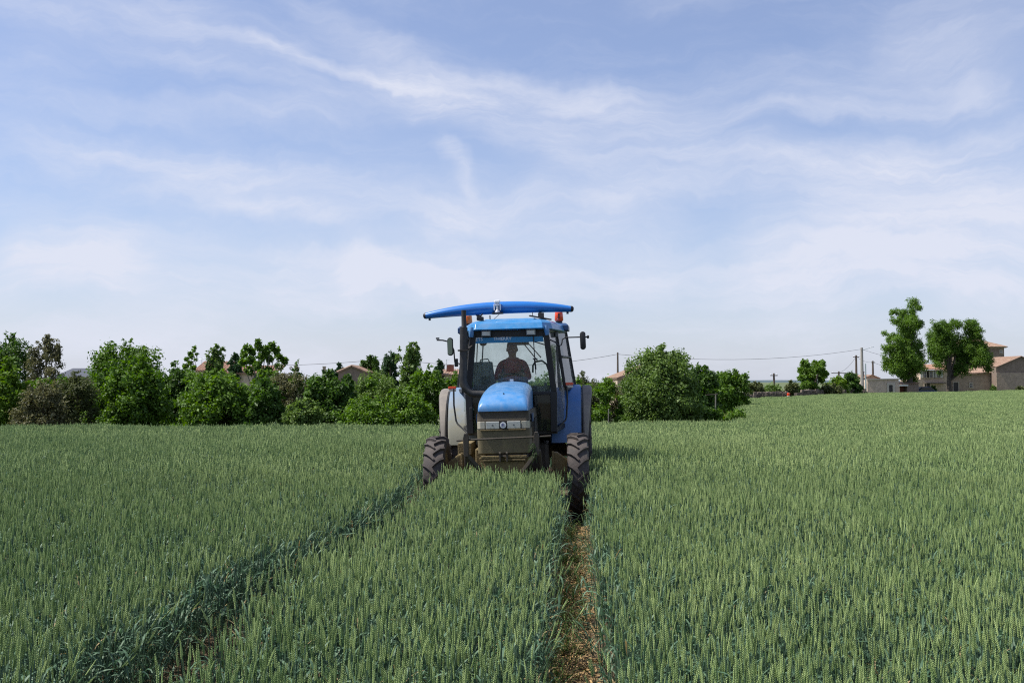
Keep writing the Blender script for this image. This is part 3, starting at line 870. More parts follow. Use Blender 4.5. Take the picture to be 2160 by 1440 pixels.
# garage / lean-to
D = 147
e, x0, g0 = bldg('lean_to', 1915, D, 'low brown open garage with a white lintel, between the small shed and the farmhouse', 'garage')
X = lambda p: lx(p, D, x0); Z = lambda p: lz(p, D, g0)
gable_wall([(X(1894), -.3), (X(1897), -.3), (X(1897), Z(812)), (X(1894), Z(812))], 3, M['plaster'], e)
gable_wall([(X(1913), -.3), (X(1937), -.3), (X(1937), Z(809)), (X(1913), Z(811))], 3, M['shadewall'], e)
MB().box((X(1905), 1.4, Z(821)), (X(1915) - X(1896), .1, 1.6)).build('back_panel', M['brick'], e)
MB().box((X(1904.5), -.1, Z(812.5)), (X(1914) - X(1895), .2, .22)).build('lintel', M['paint'], e)
tiled_slope('roof', (X(1893), -.2, Z(810.5)), (X(1938), -.2, Z(807.5)), (X(1938), 3.4, Z(804)), (X(1893), 3.4, Z(807)), e)
# house
D = 160
e, x0, g0 = bldg('farmhouse', 1968, D, 'pale two-storey farmhouse with small shuttered windows between the two tall trees', 'house')
X = lambda p: lx(p, D, x0); Z = lambda p: lz(p, D, g0)
gable_wall([(X(1934), -.4), (X(2003), -.4), (X(2003), Z(780)), (X(1941), Z(780.5)), (X(1941), Z(800)), (X(1934), Z(801))], 7, M['plaster'], e)
tiled_slope('roof', (X(1939), -.4, Z(779)), (X(2006), -.4, Z(778)), (X(2006), 3.6, Z(767)), (X(1956), 3.6, Z(768)), e, 'tile_orange')
for px_ in (1950, 1963, 1979):
    w = opening('window', X(px_), Z(789.5), .55, 1.0, e)
    for s_ in (-1, 1): MB().box((X(px_) + s_ * .5, -.06, Z(789.5)), (.32, .06, 1.05)).build('shutter', M['paint'], w)
MB().box((X(1969), -.5, Z(808)), (X(1990) - X(1948), 1.0, .12)).box((X(1949), -.85, Z(817)), (.12, .12, Z(808) - Z(826))).build('canopy', M['bark'], e)
opening('door', X(1955), Z(819), .9, 1.9, e, 'stonetrim', 'doorwood', False, pane_name='door_leaf')
MB().tube([(X(1975), -.3, Z(788)), (X(1988), -.3, Z(778))], .08, 6).build('downpipe', M['stonetrim'], e)
# long barn
D = 162
e, x0, g0 = bldg('long_barn', 2045, D, 'long low stone barn with one small window, behind the spreading tree', 'barn')
X = lambda p: lx(p, D, x0); Z = lambda p: lz(p, D, g0)
gable_wall([(X(2004), -.6), (X(2101), -.6), (X(2101), Z(787)), (X(2004), Z(789))], 8, M['rubblewall'], e)
tiled_slope('roof', (X(2003), -.5, Z(787.5)), (X(2100), -.5, Z(785.5)), (X(2100), 4.5, Z(772)), (X(2003), 4.5, Z(774)), e)
opening('window', X(2047), Z(812.5), .55, .75, e)
opening('door', X(2015), Z(817), .9, 1.7, e, 'stonetrim', 'doorwood', False, pane_name='door_leaf')
# gabled barn
D = 160
e, x0, g0 = bldg('gabled_barn', 2153, D, 'big rubble-stone barn whose shaded gable faces the field at the right edge', 'barn')
X = lambda p: lx(p, D, x0); Z = lambda p: lz(p, D, g0)
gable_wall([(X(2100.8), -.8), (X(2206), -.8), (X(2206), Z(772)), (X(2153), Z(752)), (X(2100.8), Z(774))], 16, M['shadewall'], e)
gable_wall([(X(2100.6), -.8), (X(2206), -.8), (X(2206), Z(786)), (X(2100.6), Z(786))], .12, M['rubblewall'], e, 'repaired_wall').location.y = -.12
tiled_slope('roof', (X(2100), 17, Z(773.5)), (X(2100), -.3, Z(773.5)), (X(2153), -.3, Z(751)), (X(2153), 17, Z(751)), e)
tiled_slope('roof', (X(2153), -.3, Z(751)), (X(2153), 17, Z(751)), (X(2208), 17, Z(773)), (X(2208), -.3, Z(773)), e)
# tower-like house behind
D = 185
e, x0, g0 = bldg('tall_house', 2065, D, 'tall square house with a hipped tile roof rising behind the farm and the spreading tree', 'house')
X = lambda p: lx(p, D, x0); Z = lambda p: lz(p, D, g0)
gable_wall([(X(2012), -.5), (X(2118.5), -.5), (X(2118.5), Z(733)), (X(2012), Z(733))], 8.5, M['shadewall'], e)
MB().box((X(2065), 4.2, Z(732.4)), (X(2122) - X(2008), 9.1, .22)).build('cornice', M['stonetrim'], e)
zr = Z(714); ze = Z(731.2); xa, xb = X(2007), X(2123)
tiled_slope('roof', (xa, -.7, ze), (xb, -.7, ze), (X(2085), 4.2, zr), (X(2045), 4.2, zr), e)
tiled_slope('roof', (xb, -.7, ze), (xb, 9.2, ze), (X(2085) + .05, 4.2, zr), (X(2085), 4.2, zr), e)
tiled_slope('roof', (xa, 9.2, ze), (xa, -.7, ze), (X(2045), 4.2, zr), (X(2045) - .05, 4.2, zr), e)
tiled_slope('roof', (xb, 9.2, ze), (xa, 9.2, ze), (X(2045), 4.2, zr), (X(2085), 4.2, zr), e)
MB().box((X(2070), 3.5, Z(716)), (.75, .6, 1.5)).box((X(2070), 3.5, Z(710.8)), (.9, .75, .12)).build('chimney', M['brick'], e)
opening('window', X(2112), Z(742), .5, .6, e)
opening('window', X(2032), Z(748), .8, 1.2, e)

# houses behind the hedge
D = 88
e, x0, g0 = bldg('gabled_house', 742, D, 'grey brown gabled house top with a clay tile roof peeping over the hedge', 'house')
X = lambda p: lx(p, D, x0); Z = lambda p: lz(p, D, g0)
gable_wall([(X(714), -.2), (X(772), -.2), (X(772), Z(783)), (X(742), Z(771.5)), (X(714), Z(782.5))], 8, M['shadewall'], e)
tiled_slope('roof', (X(711), 8, Z(784)), (X(711), -.2, Z(784)), (X(742), -.2, Z(770.5)), (X(742), 8, Z(770.5)), e)
tiled_slope('roof', (X(742), -.2, Z(770.5)), (X(742), 8, Z(770.5)), (X(776), 8, Z(784)), (X(776), -.2, Z(784)), e)
D = 86
e, x0, g0 = bldg('chimney_stack', 684, D, 'slim brick chimney on a low roof, standing above the hedge left of the gabled house', 'chimney')
X = lambda p: lx(p, D, x0); Z = lambda p: lz(p, D, g0)
MB().box((0, 0, Z(782)), (.23, .23, Z(773) - Z(792))).build('shaft', M['rubblewall'], e)
MB().box((0, 0, Z(773)), (.29, .29, .06)).build('cap', M['stonetrim'], e)
gable_wall([(X(655), -.2), (X(705), -.2), (X(705), Z(800)), (X(655), Z(800))], 3, M['shadewall'], e, 'roof_block').location.y = .3
D = 90
e, x0, g0 = bldg('orange_roofed_house', 520, D, 'long house with an orange clay tile roof, seen between the pointed and the open-branched tree', 'house')
X = lambda p: lx(p, D, x0); Z = lambda p: lz(p, D, g0)
gable_wall([(X(478), -.2), (X(578), -.2), (X(578), Z(788)), (X(478), Z(788))], 6, M['plaster'], e)
tiled_slope('roof', (X(476), -.3, Z(787)), (X(580), -.3, Z(787)), (X(580), 4, Z(770)), (X(476), 4, Z(770)), e, 'tile_orange')
D = 96
e, x0, g0 = bldg('low_roofed_house', 436, D, 'small house with a pale ridge and orange tiles just right of the leaning sapling', 'house')
X = lambda p: lx(p, D, x0); Z = lambda p: lz(p, D, g0)
gable_wall([(X(412), -.2), (X(478), -.2), (X(478), Z(782)), (X(412), Z(782))], 6, M['plaster'], e)
tiled_slope('roof', (X(410), -.3, Z(781)), (X(480), -.3, Z(781)), (X(480), 3, Z(761)), (X(410), 3, Z(761)), e, 'tile_orange')
e_ = MB().tube([(X(413), 1, Z(757)), (X(424), 1, Z(755.5))], .03, 5).tube([(X(419), 1, Z(770)), (X(419), 1, Z(754))], .025, 5).build('aerial', M['metalpole'], e)
D = 84
e, x0, g0 = bldg('slate_roofed_barn', 150, D, 'dark slate roof showing in the gap between the brown tree and the big bushes', 'barn')
X = lambda p: lx(p, D, x0); Z = lambda p: lz(p, D, g0)
gable_wall([(X(112), -.2), (X(182), -.2), (X(182), Z(796)), (X(112), Z(796))], 6, M['shadewall'], e)
MB().add([(X(110), -.3, Z(797)), (X(184), -.3, Z(797)), (X(184), 4, Z(775)), (X(110), 4, Z(775)), (X(110), -.3, Z(799)), (X(184), -.3, Z(799)), (X(184), 4, Z(777)), (X(110), 4, Z(777))],
         [(0, 1, 2, 3), (7, 6, 5, 4), (0, 4, 5, 1), (2, 6, 7, 3), (1, 5, 6, 2), (0, 3, 7, 4)]).build('roof', M['slate'], e)
D = 70
e, x0, g0 = bldg('tile_roofed_house', 1345, D, 'house with a sloping clay tile roof partly hidden behind the large round bush', 'house')
X = lambda p: lx(p, D, x0); Z = lambda p: lz(p, D, g0)
gable_wall([(X(1302), -.2), (X(1440), -.2), (X(1440), Z(794)), (X(1372), Z(770)), (X(1302), Z(795.5))], 8, M['plaster'], e)
tiled_slope('roof', (X(1299), 8, Z(797)), (X(1299), -.3, Z(797)), (X(1373), -.3, Z(768.5)), (X(1373), 8, Z(768.5)), e, thick=.16)
tiled_slope('roof', (X(1373), -.3, Z(768.5)), (X(1373), 8, Z(768.5)), (X(1443), 8, Z(795)), (X(1443), -.3, Z(795)), e, thick=.16)
D = 92
e, x0, g0 = bldg('red_chimney_house', 943, D, 'roof with a red brick chimney and an aerial, seen just left of the tractor cab', 'house')
X = lambda p: lx(p, D, x0); Z = lambda p: lz(p, D, g0)
gable_wall([(X(925), -.2), (X(1010), -.2), (X(1010), Z(790)), (X(925), Z(790))], 5, M['plaster'], e)
tiled_slope('roof', (X(923), -.3, Z(790)), (X(1012), -.3, Z(790)), (X(1012), 3, Z(778)), (X(923), 3, Z(778)), e)
MB().box((X(948), 1.5, Z(777)), (.62, .4, .7)).build('chimney', M['brick'], e)
MB().tube([(X(940), 1.5, Z(785)), (X(940), 1.5, Z(757))], .02, 5).tube([(X(938), 1.5, Z(758)), (X(946), 1.5, Z(757))], .015, 5).build('aerial', M['metalpole'], e)

# poles and wires
def pole(px, py, D, r, m, label, cross=None, lamp=False, lean=0.0, box=False, name='utility_pole'):
    b = at(px, py, D); gz = float(ground_z(b.x, D)); h = b.z - gz
    e = empty(name, (b.x, D, gz), (0, 0, 0), label, 'pole', 'poles along the lane to the farm')
    MB().tube([(lean * h, 0, -.3), (lean * h * .5, 0, h * .5), (0, 0, h)], [r * 1.25, r * 1.1, r * .85], 8).build('shaft', M[m], e, smooth=True)
    if cross:
        MB().box((0, -.05, h - .25), (cross, .1, .1)).build('crossarm', M[m], e)
        for s_ in (-1, 1): MB().lathe([(.04, 0), (.06, .05), (.03, .14)], (s_ * cross * .42, -.05, h - .2), n=8).build('insulator', M['white'], e)
    if lamp:
        a = MB().tube([(0, -.1, h - .35), (.7, -.15, h - .15), (1.15, -.15, h + .02)], .035, 6).build('lamp_arm', M['metalpole'], e, smooth=True)
        MB().box((1.32, -.15, h + .06), (.5, .2, .1), (0, -.15, 0)).build('lamp_head', M['white'], a, bevel=.02)
    if box:
        MB().box((-.12, -.15, h * .45), (.28, .25, .45)).build('switch_box', M['darkmetal'], e, bevel=.01)
    return Vector((b.x, D, b.z - .2))


pA = pole(1303, 743, 112, .10, 'wood', 'lone wooden pole carrying the wire, between the tractor and the large round bush')
pB = pole(1818, 733, 137, .20, 'concrete', 'tall concrete pole with a street lamp arm left of the small shed', lamp=True)
pC = pole(1825.5, 767, 139.5, .10, 'metalpole', 'thin pale metal pole close beside the tall concrete pole')
pD = pole(1806, 749, 150, .16, 'wood', 'dark wooden pole just left of the tall concrete pole', cross=.9)
pE = pole(1841, 761, 165, .16, 'wood', 'brown wooden pole behind the roof of the small shed', cross=.6)
pF = pole(1769, 783, 150, .15, 'wood', 'short pole with crossarm and insulators behind the yellow green bush', cross=2.2)
pG = pole(1632, 787, 116, .12, 'wood', 'slightly leaning dark post with a box behind the stone wall', cross=.8, box=True, lean=.02)
pH = pole(822, 752, 104, .10, 'wood', 'wooden pole hidden behind the skyline tree left of the tractor')


def wires(label, pts, sag, r=.018):
    mb = MB()
    for (a, b), s in zip(zip(pts[:-1], pts[1:]), sag):
        mb.tube([a.lerp(b, t / 14) - Vector((0, 0, s * 4 * (t / 14) * (1 - t / 14))) for t in range(15)], r, 5)
    o = mb.build('power_line', M['wire'])
    tag(o, label, 'cable', 'overhead cables')


wires('long overhead cable passing behind the tractor from the left hedge to the concrete pole', [at(430, 768, 100), pH, pA, pB], [.35, 1.0, .95], .019)
wires('overhead cable from the concrete pole over the tallest tree towards the farmhouse', [pB, at(1960, 760, 158)], [.5])
wires('thin pair of cables between the wooden poles left of the shed', [pF, pD, pE, at(1900, 770, 165)], [.4, .3, .4], .018)

# stone wall, marker, straw heap, fence posts
def stone_wall(pxa, pya, Da, pxb, pyb, Db, label, h=.5, seed=3):
    a = at(pxa, pya, Da); b = at(pxb, pyb, Db); g = random.Random(seed)
    e = empty('stone_wall', (a.x, a.y, float(ground_z(a.x, a.y))), (0, 0, 0), label, 'wall', 'low rubble walls at the far field edge')
    L_ = (b - a).length; nst = int(L_ / .36); mb = MB()
    for i in range(nst):
        for k in range(3):
            t = (i + .5 + .3 * (k % 2)) / nst; p = a.lerp(b, min(t, 1)); gz = float(ground_z(p.x, p.y))
            hh = h / 3 * 1.15
            if k == 2 and g.random() < .35: continue
            mb.box((p.x - a.x + g.uniform(-.04, .04), p.y - a.y + g.uniform(-.05, .05), gz - float(ground_z(a.x, a.y)) + hh * (k + .45) + .35),
                   (.38 * g.uniform(.6, 1.1), .4, hh * g.uniform(.6, 1.25)), (g.uniform(-.2, .2), g.uniform(-.25, .25), g.uniform(-.3, .3)))
    o = mb.build('stones', M['wallstone'], e, bevel=0); o['kind'] = 'stuff'
    MB().bar((0, 0, .2), (b.x - a.x, b.y - a.y, .2 + float(ground_z(b.x, b.y)) - float(ground_z(a.x, a.y))), .3, .4).build('wall_core', M['wallstone'], e)


M['wallstone'] = mat('grey_field_stone', (0.14, 0.112, 0.09), 0.95, var=0.7, vscale=2.6, bump=.5, bscale=12)
stone_wall(1562, 842, 96, 1660, 836, 113, 'low rubble wall along the field corner, left of the orange marker', .75, 3)
stone_wall(1675, 834, 114, 1730, 832, 122, 'pale low stone wall section with a flat top right of the orange marker', .85, 4)
stone_wall(1732, 832, 123, 1826, 830, 136, 'dark low rubble wall running to the concrete pole', .8, 5)
c = at(1652, 838, 112); gz = float(ground_z(c.x, 112))
mo = empty('orange_marker', (c.x, 110, gz), (0, 0, 0), 'small orange red marker drum standing at the far stone wall', 'marker')
MB().lathe([(.16, .35), (.17, .5), (.16, .85), (.17, .9), (.15, 1.0), (.06, 1.03)], (0, 0, 0), n=12).build('drum', M['redorange'], mo, smooth=True)
MB().lathe([(.175, .66), (.175, .74)], (0, 0, 0), n=12).build('band', M['whitelens'], mo)
c = at(1672, 833, 116); gz = float(ground_z(c.x, 116))
hb = []
g = np.random.default_rng(8)
mbh = MB(); N_ = 2200
dd = g.normal(size=(N_, 3)); dd /= np.linalg.norm(dd, axis=1)[:, None]; dd[:, 2] = abs(dd[:, 2])
P = dd * np.array([1.0, .7, .85]) * (0.9 + .15 * g.random(N_))[:, None]
tt = g.normal(size=(N_, 3)); tt[:, 2] *= .4; tt /= np.linalg.norm(tt, axis=1)[:, None]
ww = np.cross(tt, dd); ww /= np.linalg.norm(ww, axis=1)[:, None]
HV = np.stack([P - tt * .12 - ww * .03, P + tt * .12 - ww * .03, P + tt * .12 + ww * .03, P - tt * .12 + ww * .03], 1).reshape(-1, 3)
hs = link(bpy.data.objects.new('straw_heap', fast_mesh('straw_heap', HV, np.arange(N_ * 4).reshape(-1, 4), M['straw'])))
hs.location = (c.x, 117, gz + .1)
tag(hs, 'small heap of pale straw behind the far stone wall, beside the orange marker', 'straw heap')
for i, (px, py, lab) in enumerate([(1508, 832, 'pale wooden fence post in the dark gap right of the large round bush'), (1282, 862, 'thin grey stake in the grass strip right of the tractor')]):
    D = 57 if i == 0 else 41
    c = at(px, py, D); gz = float(ground_z(c.x, D)); h = c.z - gz
    tag(MB().bar((0, 0, -.1), (.03, 0, h), .06 if i == 0 else .04, .06 if i == 0 else .04).build('fence_post', M['palebark'], bevel=.01), lab, 'post').location = (c.x, D, gz)
D = 57
c = at(1500, 833, D); mb = MB(); mb.bar((-.35, 0, 0), (.35, .05, .06), .05, .05)
o = mb.build('fence_rail', M['bark'], bevel=.01); o.location = (c.x, D - .12, c.z); tag(o, 'weathered rail across the dark gap in the hedge', 'rail')
c = at(1506, 874, 47); gz = float(ground_z(c.x, 47))
pv = empty('poppy', (c.x, 46, gz), (0, 0, 0), 'single red poppy standing above the wheat right of the large round bush', 'flower')
MB().tube([(0, 0, 0), (.02, 0, .4), (0, 0, .80)], .005, 5).build('stem', LM['mid'], pv)
mb = MB()
for k in range(4):
    a = k * 1.57; mb.add([(0, 0, .80), (.035 * math.cos(a - .7), .035 * math.sin(a - .7), .83), (.045 * math.cos(a), .045 * math.sin(a), .85), (.035 * math.cos(a + .7), .035 * math.sin(a + .7), .83)], [(0, 1, 2, 3)])
mb.build('petals', M['redorange'], pv)


# parked car, dark blue, hatchback seen from the side behind the field
def car():
    D = 149; c = at(1945, 828, D); gz = float(ground_z(c.x, D))
    e = empty('parked_car', (c.x, D, gz), (0, 0, R(12)), 'dark blue car parked between the two tall trees in front of the farmhouse', 'car')
    paint = mat('car_paint_dark_blue', (0.03, 0.045, 0.12), 0.25, 0.3, coat=0.6)
    prof = [(-1.85, .35), (-1.9, .6), (-1.75, .82), (-.95, .92), (1.55, .95), (1.85, .85), (1.9, .5), (1.85, .32), (1.5, .28), (-1.5, .28)]
    secs = []
    for y, s_ in ((-.82, .96), (-.78, 1), (.78, 1), (.82, .96)):
        secs.append([Vector((x * s_, y, z)) for x, z in prof])
    b = MB().loft(secs).build('body', paint, e, bevel=.03)
    roof = [(-1.0, .9), (-.45, 1.38), (.2, 1.44), (1.0, 1.40), (1.65, .93)]
    secs = []
    for y, k in ((-.72, 0), (-.58, 1), (.58, 1), (.72, 0)):
        secs.append([Vector((x, y, z if k or i in (0, 4) else z - .05)) for i, (x, z) in enumerate(roof)])
    MB().loft(secs).build('greenhouse', M['darkwin'], e, bevel=.02)
    MB().add([(-.45, -.6, 1.40), (1.0, -.6, 1.42), (1.0, .6, 1.42), (-.45, .6, 1.40), (-.45, -.6, 1.44), (.9, -.6, 1.47), (.9, .6, 1.47), (-.45, .6, 1.44)],
             [(0, 1, 2, 3), (7, 6, 5, 4), (0, 4, 5, 1), (1, 5, 6, 2), (2, 6, 7, 3), (3, 7, 4, 0)]).build('roof', paint, e, bevel=.02)
    for x in (-1.2, 1.2):
        for y in (-.74, .74):
            w = MB().lathe([(.2, -.09), (.3, -.09), (.31, 0), (.3, .09), (.2, .09)], (x, y, .31), 'Y', 18).build('wheel', M['rubber'], e)
            MB().lathe([(.05, -.1), (.19, -.085), (.19, .085), (.05, .1)], (x, y, .31), 'Y', 14).build('rim', M['silver'], w)
    for y in (-.55, .55):
        MB().box((-1.86, y, .68), (.08, .3, .13)).build('headlight', M['whitelens'], e, bevel=.01)
        MB().box((1.87, y, .72), (.06, .25, .16)).build('tail_light', M['redorange'], e, bevel=.01)


car()
# ------------------------------------------------------------------ tractor
TR = empty('tractor', (-0.035, 14.2, -0.012), (0, R(-1.5), R(-3.3)),
           'blue farm tractor driving through the wheat, wide blue sensor boom on its roof', 'tractor')


def text_mesh(name, body, size, loc, rot, m, parent, align='CENTER', extrude=.001, shear=0.0, sx=1.0):
    cu = bpy.data.curves.new(name, 'FONT'); cu.body = body; cu.size = size; cu.align_x = align; cu.extrude = extrude; cu.shear = shear
    cu.resolution_u = 2
    t = bpy.data.objects.new('tmp', cu); scene.collection.objects.link(t)
    bpy.context.view_layer.update()
    me = bpy.data.meshes.new_from_object(t.evaluated_get(bpy.context.evaluated_depsgraph_get()))
    bpy.data.objects.remove(t)
    me.materials.clear(); me.materials.append(m)
    o = link(bpy.data.objects.new(name, me)); o.parent = parent
    o.location = loc; o.rotation_euler = rot; o.scale = (sx, 1, 1)
    return o


def wheel(name, cx, cy, rad, width, rimr, nlug, lugh, side, label=None):
    w = empty(name, (cx, cy, rad), (R(-7 * side), 0, 0)); w.parent = TR
    if label: w['label'] = label
    hw = width / 2
    rb = rad - lugh
    prof = [(rimr, -hw * .72), (rimr + .04, -hw * .86), (rimr + (rb - rimr) * .5, -hw), (rb - .05, -hw * .97), (rb - .015, -hw * .86), (rb, -hw * .45), (rb + .004, 0),
            (rb, hw * .45), (rb - .015, hw * .86), (rb - .05, hw * .97), (rimr + (rb - rimr) * .5, hw), (rimr + .04, hw * .86), (rimr, hw * .72)]
    t = MB().lathe(prof, (0, 0, 0), 'X', 56)

    def P(x, phi, r):
        return Vector((x, -math.cos(phi) * r, math.sin(phi) * r))
    step = 2 * math.pi / nlug
    for s_ in (-1, 1):
        for k in range(nlug):
            p0 = k * step + (step / 2 if s_ > 0 else 0)
            vs = []
            segs = [(0.0, 0.0, .040), (.30, .075, .036), (.66, .16, .034), (1.0, .215, .032)]
            for (fx, dp, tw) in segs:
                x = s_ * (hw * (-.06 + 1.05 * fx)); ph = p0 + dp * (hw / .15) * (.585 / rad)
                ta = tw / rad
                rr = rad - .012 * fx ** 2 - (.02 if fx == 1 else 0)
                low = rb - .03 if fx < 1 else rb - .07
                vs += [P(x, ph - ta * .75, low), P(x, ph - ta * .42, rr), P(x, ph + ta * .42, rr), P(x, ph + ta * .75, low)]
            fs = []
            for i in range(3):
                for j in range(3):
                    a = i * 4 + j; fs.append((a, a + 1, a + 5, a + 4))
            fs += [(0, 3, 2, 1), (12, 13, 14, 15)]
            t.add(vs, fs)
    t.build('tyre', M['rubber'], w, smooth=True)
    rm = MB()
    rm.lathe([(rimr + .012, -hw * .76), (rimr - .02, -hw * .70), (rimr - .05, -hw * .3), (rimr - .05, hw * .3), (rimr - .02, hw * .70), (rimr + .012, hw * .76)], (0, 0, 0), 'X', 40)
    rm.lathe([(.06, side * hw * .05), (rimr * .55, side * hw * .1), (rimr * .8, side * hw * .35), (rimr - .045, side * hw * .32)], (0, 0, 0), 'X', 32)
    rm.lathe([(.13, side * hw * .1), (.13, side * hw * .8), (.10, side * hw * 1.0), (.02, side * hw * 1.02)], (0, 0, 0), 'X', 20)
    for k in range(8):
        a = k * math.pi / 4
        rm.lathe([(.014, side * hw * .2), (.014, side * hw * .55)], (0, math.cos(a) * rimr * .5, math.sin(a) * rimr * .5), 'X', 6)
    rm.build('rim', M['rim'], w, smooth=True)
    return w


for s_ in (-1, 1):
    wheel('front_wheel', .965 if s_ > 0 else -.975, 0, .580, .290, .345, 19, .038, s_)
for s_ in (-1, 1):
    wheel('rear_wheel', s_ * 1.0, 2.65, .86, .40, .56, 21, .045, s_)

# chassis, axles
mb = MB()
mb.box((0, .55, .82), (.46, 2.6, .42)).box((0, 2.3, .85), (.6, 1.5, .55)).box((0, -.35, .70), (.40, .8, .22))
mb.build('engine_block', M['darkmetal'], TR, bevel=.03)
mb = MB()
mb.tube([(-.78, 0, .56), (-.2, 0, .56), (.2, 0, .56), (.78, 0, .56)], [.075, .10, .10, .075], 12)
mb.lathe([(.10, -.2), (.17, -.12), (.19, 0), (.17, .12), (.10, .2)], (0, .02, .56), 'Y', 16)
fa = mb.build('front_axle', M['mudmetal'], TR, smooth=True)
for s_ in (-1, 1):
    k = MB()
    k.add([(s_ * .62, -.10, .50), (s_ * .86, -.12, .44), (s_ * .84, -.12, .78), (s_ * .68, -.10, .90), (s_ * .62, -.10, .90),
           (s_ * .62, .10, .50), (s_ * .86, .10, .44), (s_ * .84, .10, .78), (s_ * .68, .10, .90), (s_ * .62, .10, .90)],
          [(0, 1, 2, 3, 4), (9, 8, 7, 6, 5), (0, 5, 6, 1), (1, 6, 7, 2), (2, 7, 8, 3), (3, 8, 9, 4), (4, 9, 5, 0)])
    k.box((s_ * .625, -.12, .72), (.03, .04, .40))
    k.lathe([(.09, .44), (.09, .60), (.13, .62), (.13, .68)], (s_ * .80, 0, 0), n=12)
    k.build('steering_knuckle', M['mudmetal'], fa, bevel=.008)
MB().tube([(-.80, -.24, .46), (-.3, -.20, .47), (.3, -.20, .47), (.80, -.24, .46)], .022, 8).tube([(-.45, -.2, .47), (.1, -.2, .47)], .035, 8).build('steering_rod', M['darkmetal'], fa, smooth=True)
mb = MB()
for s_ in (-1, 1):
    mb.tube([(0, 2.65, .80), (s_ * .45, 2.65, .80), (s_ * .62, 2.65, .81), (s_ * .72, 2.65, .84), (s_ * .78, 2.65, .86)], [.15, .13, .14, .20, .24], 16)
mb.build('rear_axle', M['mudmetal'], TR, smooth=True)
mb = MB().box((-.66, 1.0, .93), (.20, .8, .17)).box((-.72, 1.05, .60), (.30, .35, .03)).box((-.72, 1.05, .36), (.30, .35, .03))
for q in (.9, 1.2): mb.bar((-.58, q, .86), (-.58, q, .34), .03, .03)
mb.build('step', M['mudmetal'], TR, bevel=.01)
MB().box((0, 2.05, .72), (1.05, .9, .42)).box((0, 2.9, .95), (1.1, .3, .7)).build('gearbox_shade_block', M['darkmetal'], TR, bevel=.05)  # gearbox widened into a dark block that stands in for underbody shade
MB().box((-.40, .55, .80), (.16, .5, .30)).build('battery_box', M['mudmetal'], TR, bevel=.02)

# front panel (fascia) and hood
def rsec(y, hw, z0, z1, r, n=5, crown=0.0):
    """closed section across the bonnet at distance y: flat bottom, rounded top"""
    pts = [(-hw, z0), (-hw, z1 - r)]
    for k in range(1, n + 1):
        a = math.pi / 2 * k / n
        pts.append((-hw + r - r * math.cos(a), z1 - r + r * math.sin(a)))
    for k in range(1, 4):
        t = k / 4; pts.append((-(hw - r) + 2 * (hw - r) * t, z1 + crown * 4 * t * (1 - t)))
    for k in range(0, n + 1):
        a = math.pi / 2 * (1 - k / n)
        pts.append((hw - r + r * math.cos(a), z1 - r + r * math.sin(a)))
    pts.append((hw, z0))
    return [Vector((x, y, z)) for x, z in pts]


secs = [rsec(-.800, 0.310, 1.500, 1.515, .010, crown=0),
        rsec(-.797, 0.321, 1.500, 1.545, .030, crown=.004),
        rsec(-.775, 0.328, 1.498, 1.590, .060, crown=.008),
        rsec(-.72, 0.331, 1.495, 1.635, .085, crown=.010),
        rsec(-.60, 0.334, 1.492, 1.690, .110, crown=.013),
        rsec(-.40, 0.334, 1.490, 1.745, .130, crown=.016),
        rsec(-.10, 0.334, 1.485, 1.795, .145, crown=.018),
        rsec(.30, 0.332, 1.48, 1.835, .150, crown=.018),
        rsec(.75, 0.329, 1.47, 1.862, .150, crown=.018),
        rsec(1.12, 0.325, 1.46, 1.878, .150, crown=.018)]
hood = MB().loft(secs).build('hood', M['blue'], TR, smooth=True)
MB().box((.02, 1.02, 1.905), (.055, .03, .035)).build('hood_catch', M['white'], hood)
MB().box((0, -.55, 1.728), (.012, .03, .012), (.0, .0, .3)).build('hood_emblem_stub', M['blackclean'], hood)


def vsec(z, hw, yf, yb, r, hwb):
    """horizontal section of the nose: rounded front corners"""
    pts = [(-hwb, yb)]
    for k in range(6):
        a = math.pi / 2 * k / 5
        pts.append((-hw + r - r * math.cos(a), yf + r - r * math.sin(a)))
    for k in range(6):
        a = math.pi / 2 * (1 - k / 5)
        pts.append((hw - r + r * math.cos(a), yf + r - r * math.sin(a)))
    pts.append((hwb, yb))
    return [Vector((x, y, z)) for x, y in pts]


nose = MB().loft([vsec(.94, .325, -.765, 1.1, .07, .36), vsec(.955, .342, -.785, 1.1, .075, .375), vsec(1.22, .350, -.800, 1.1, .075, .385), vsec(1.262, .350, -.802, 1.1, .07, .385)]
                 ).build('lower_front_panel', M['grille'], TR, smooth=True)
MB().loft([vsec(1.262, .340, -.775, 1.1, .06, .385), vsec(1.375, .340, -.775, 1.1, .06, .38)]).build('lamp_recess', M['black'], TR, smooth=True)
MB().loft([vsec(1.375, .348, -.800, 1.1, .065, .38), vsec(1.39, .345, -.795, 1.1, .06, .38), vsec(1.485, .338, -.785, 1.1, .06, .37), vsec(1.50, .340, -.790, 1.1, .06, .365)]
          ).build('upper_grille', M['grille_dark'], TR, smooth=True)
mb = MB()
for s_ in (-1, 1):
    for k in range(9):
        mb.box((s_ * .386, -.25 + k * .11, 1.22), (.02, .05, .30))
mb.build('side_vent', M['blackclean'], TR)
for s_ in (-1, 1):
    MB().box((s_ * .372, -.35, 1.40), (.012, .32, .11), (0, 0, s_ * -.008)).build('side_stripe', M['blue_deep'], TR)

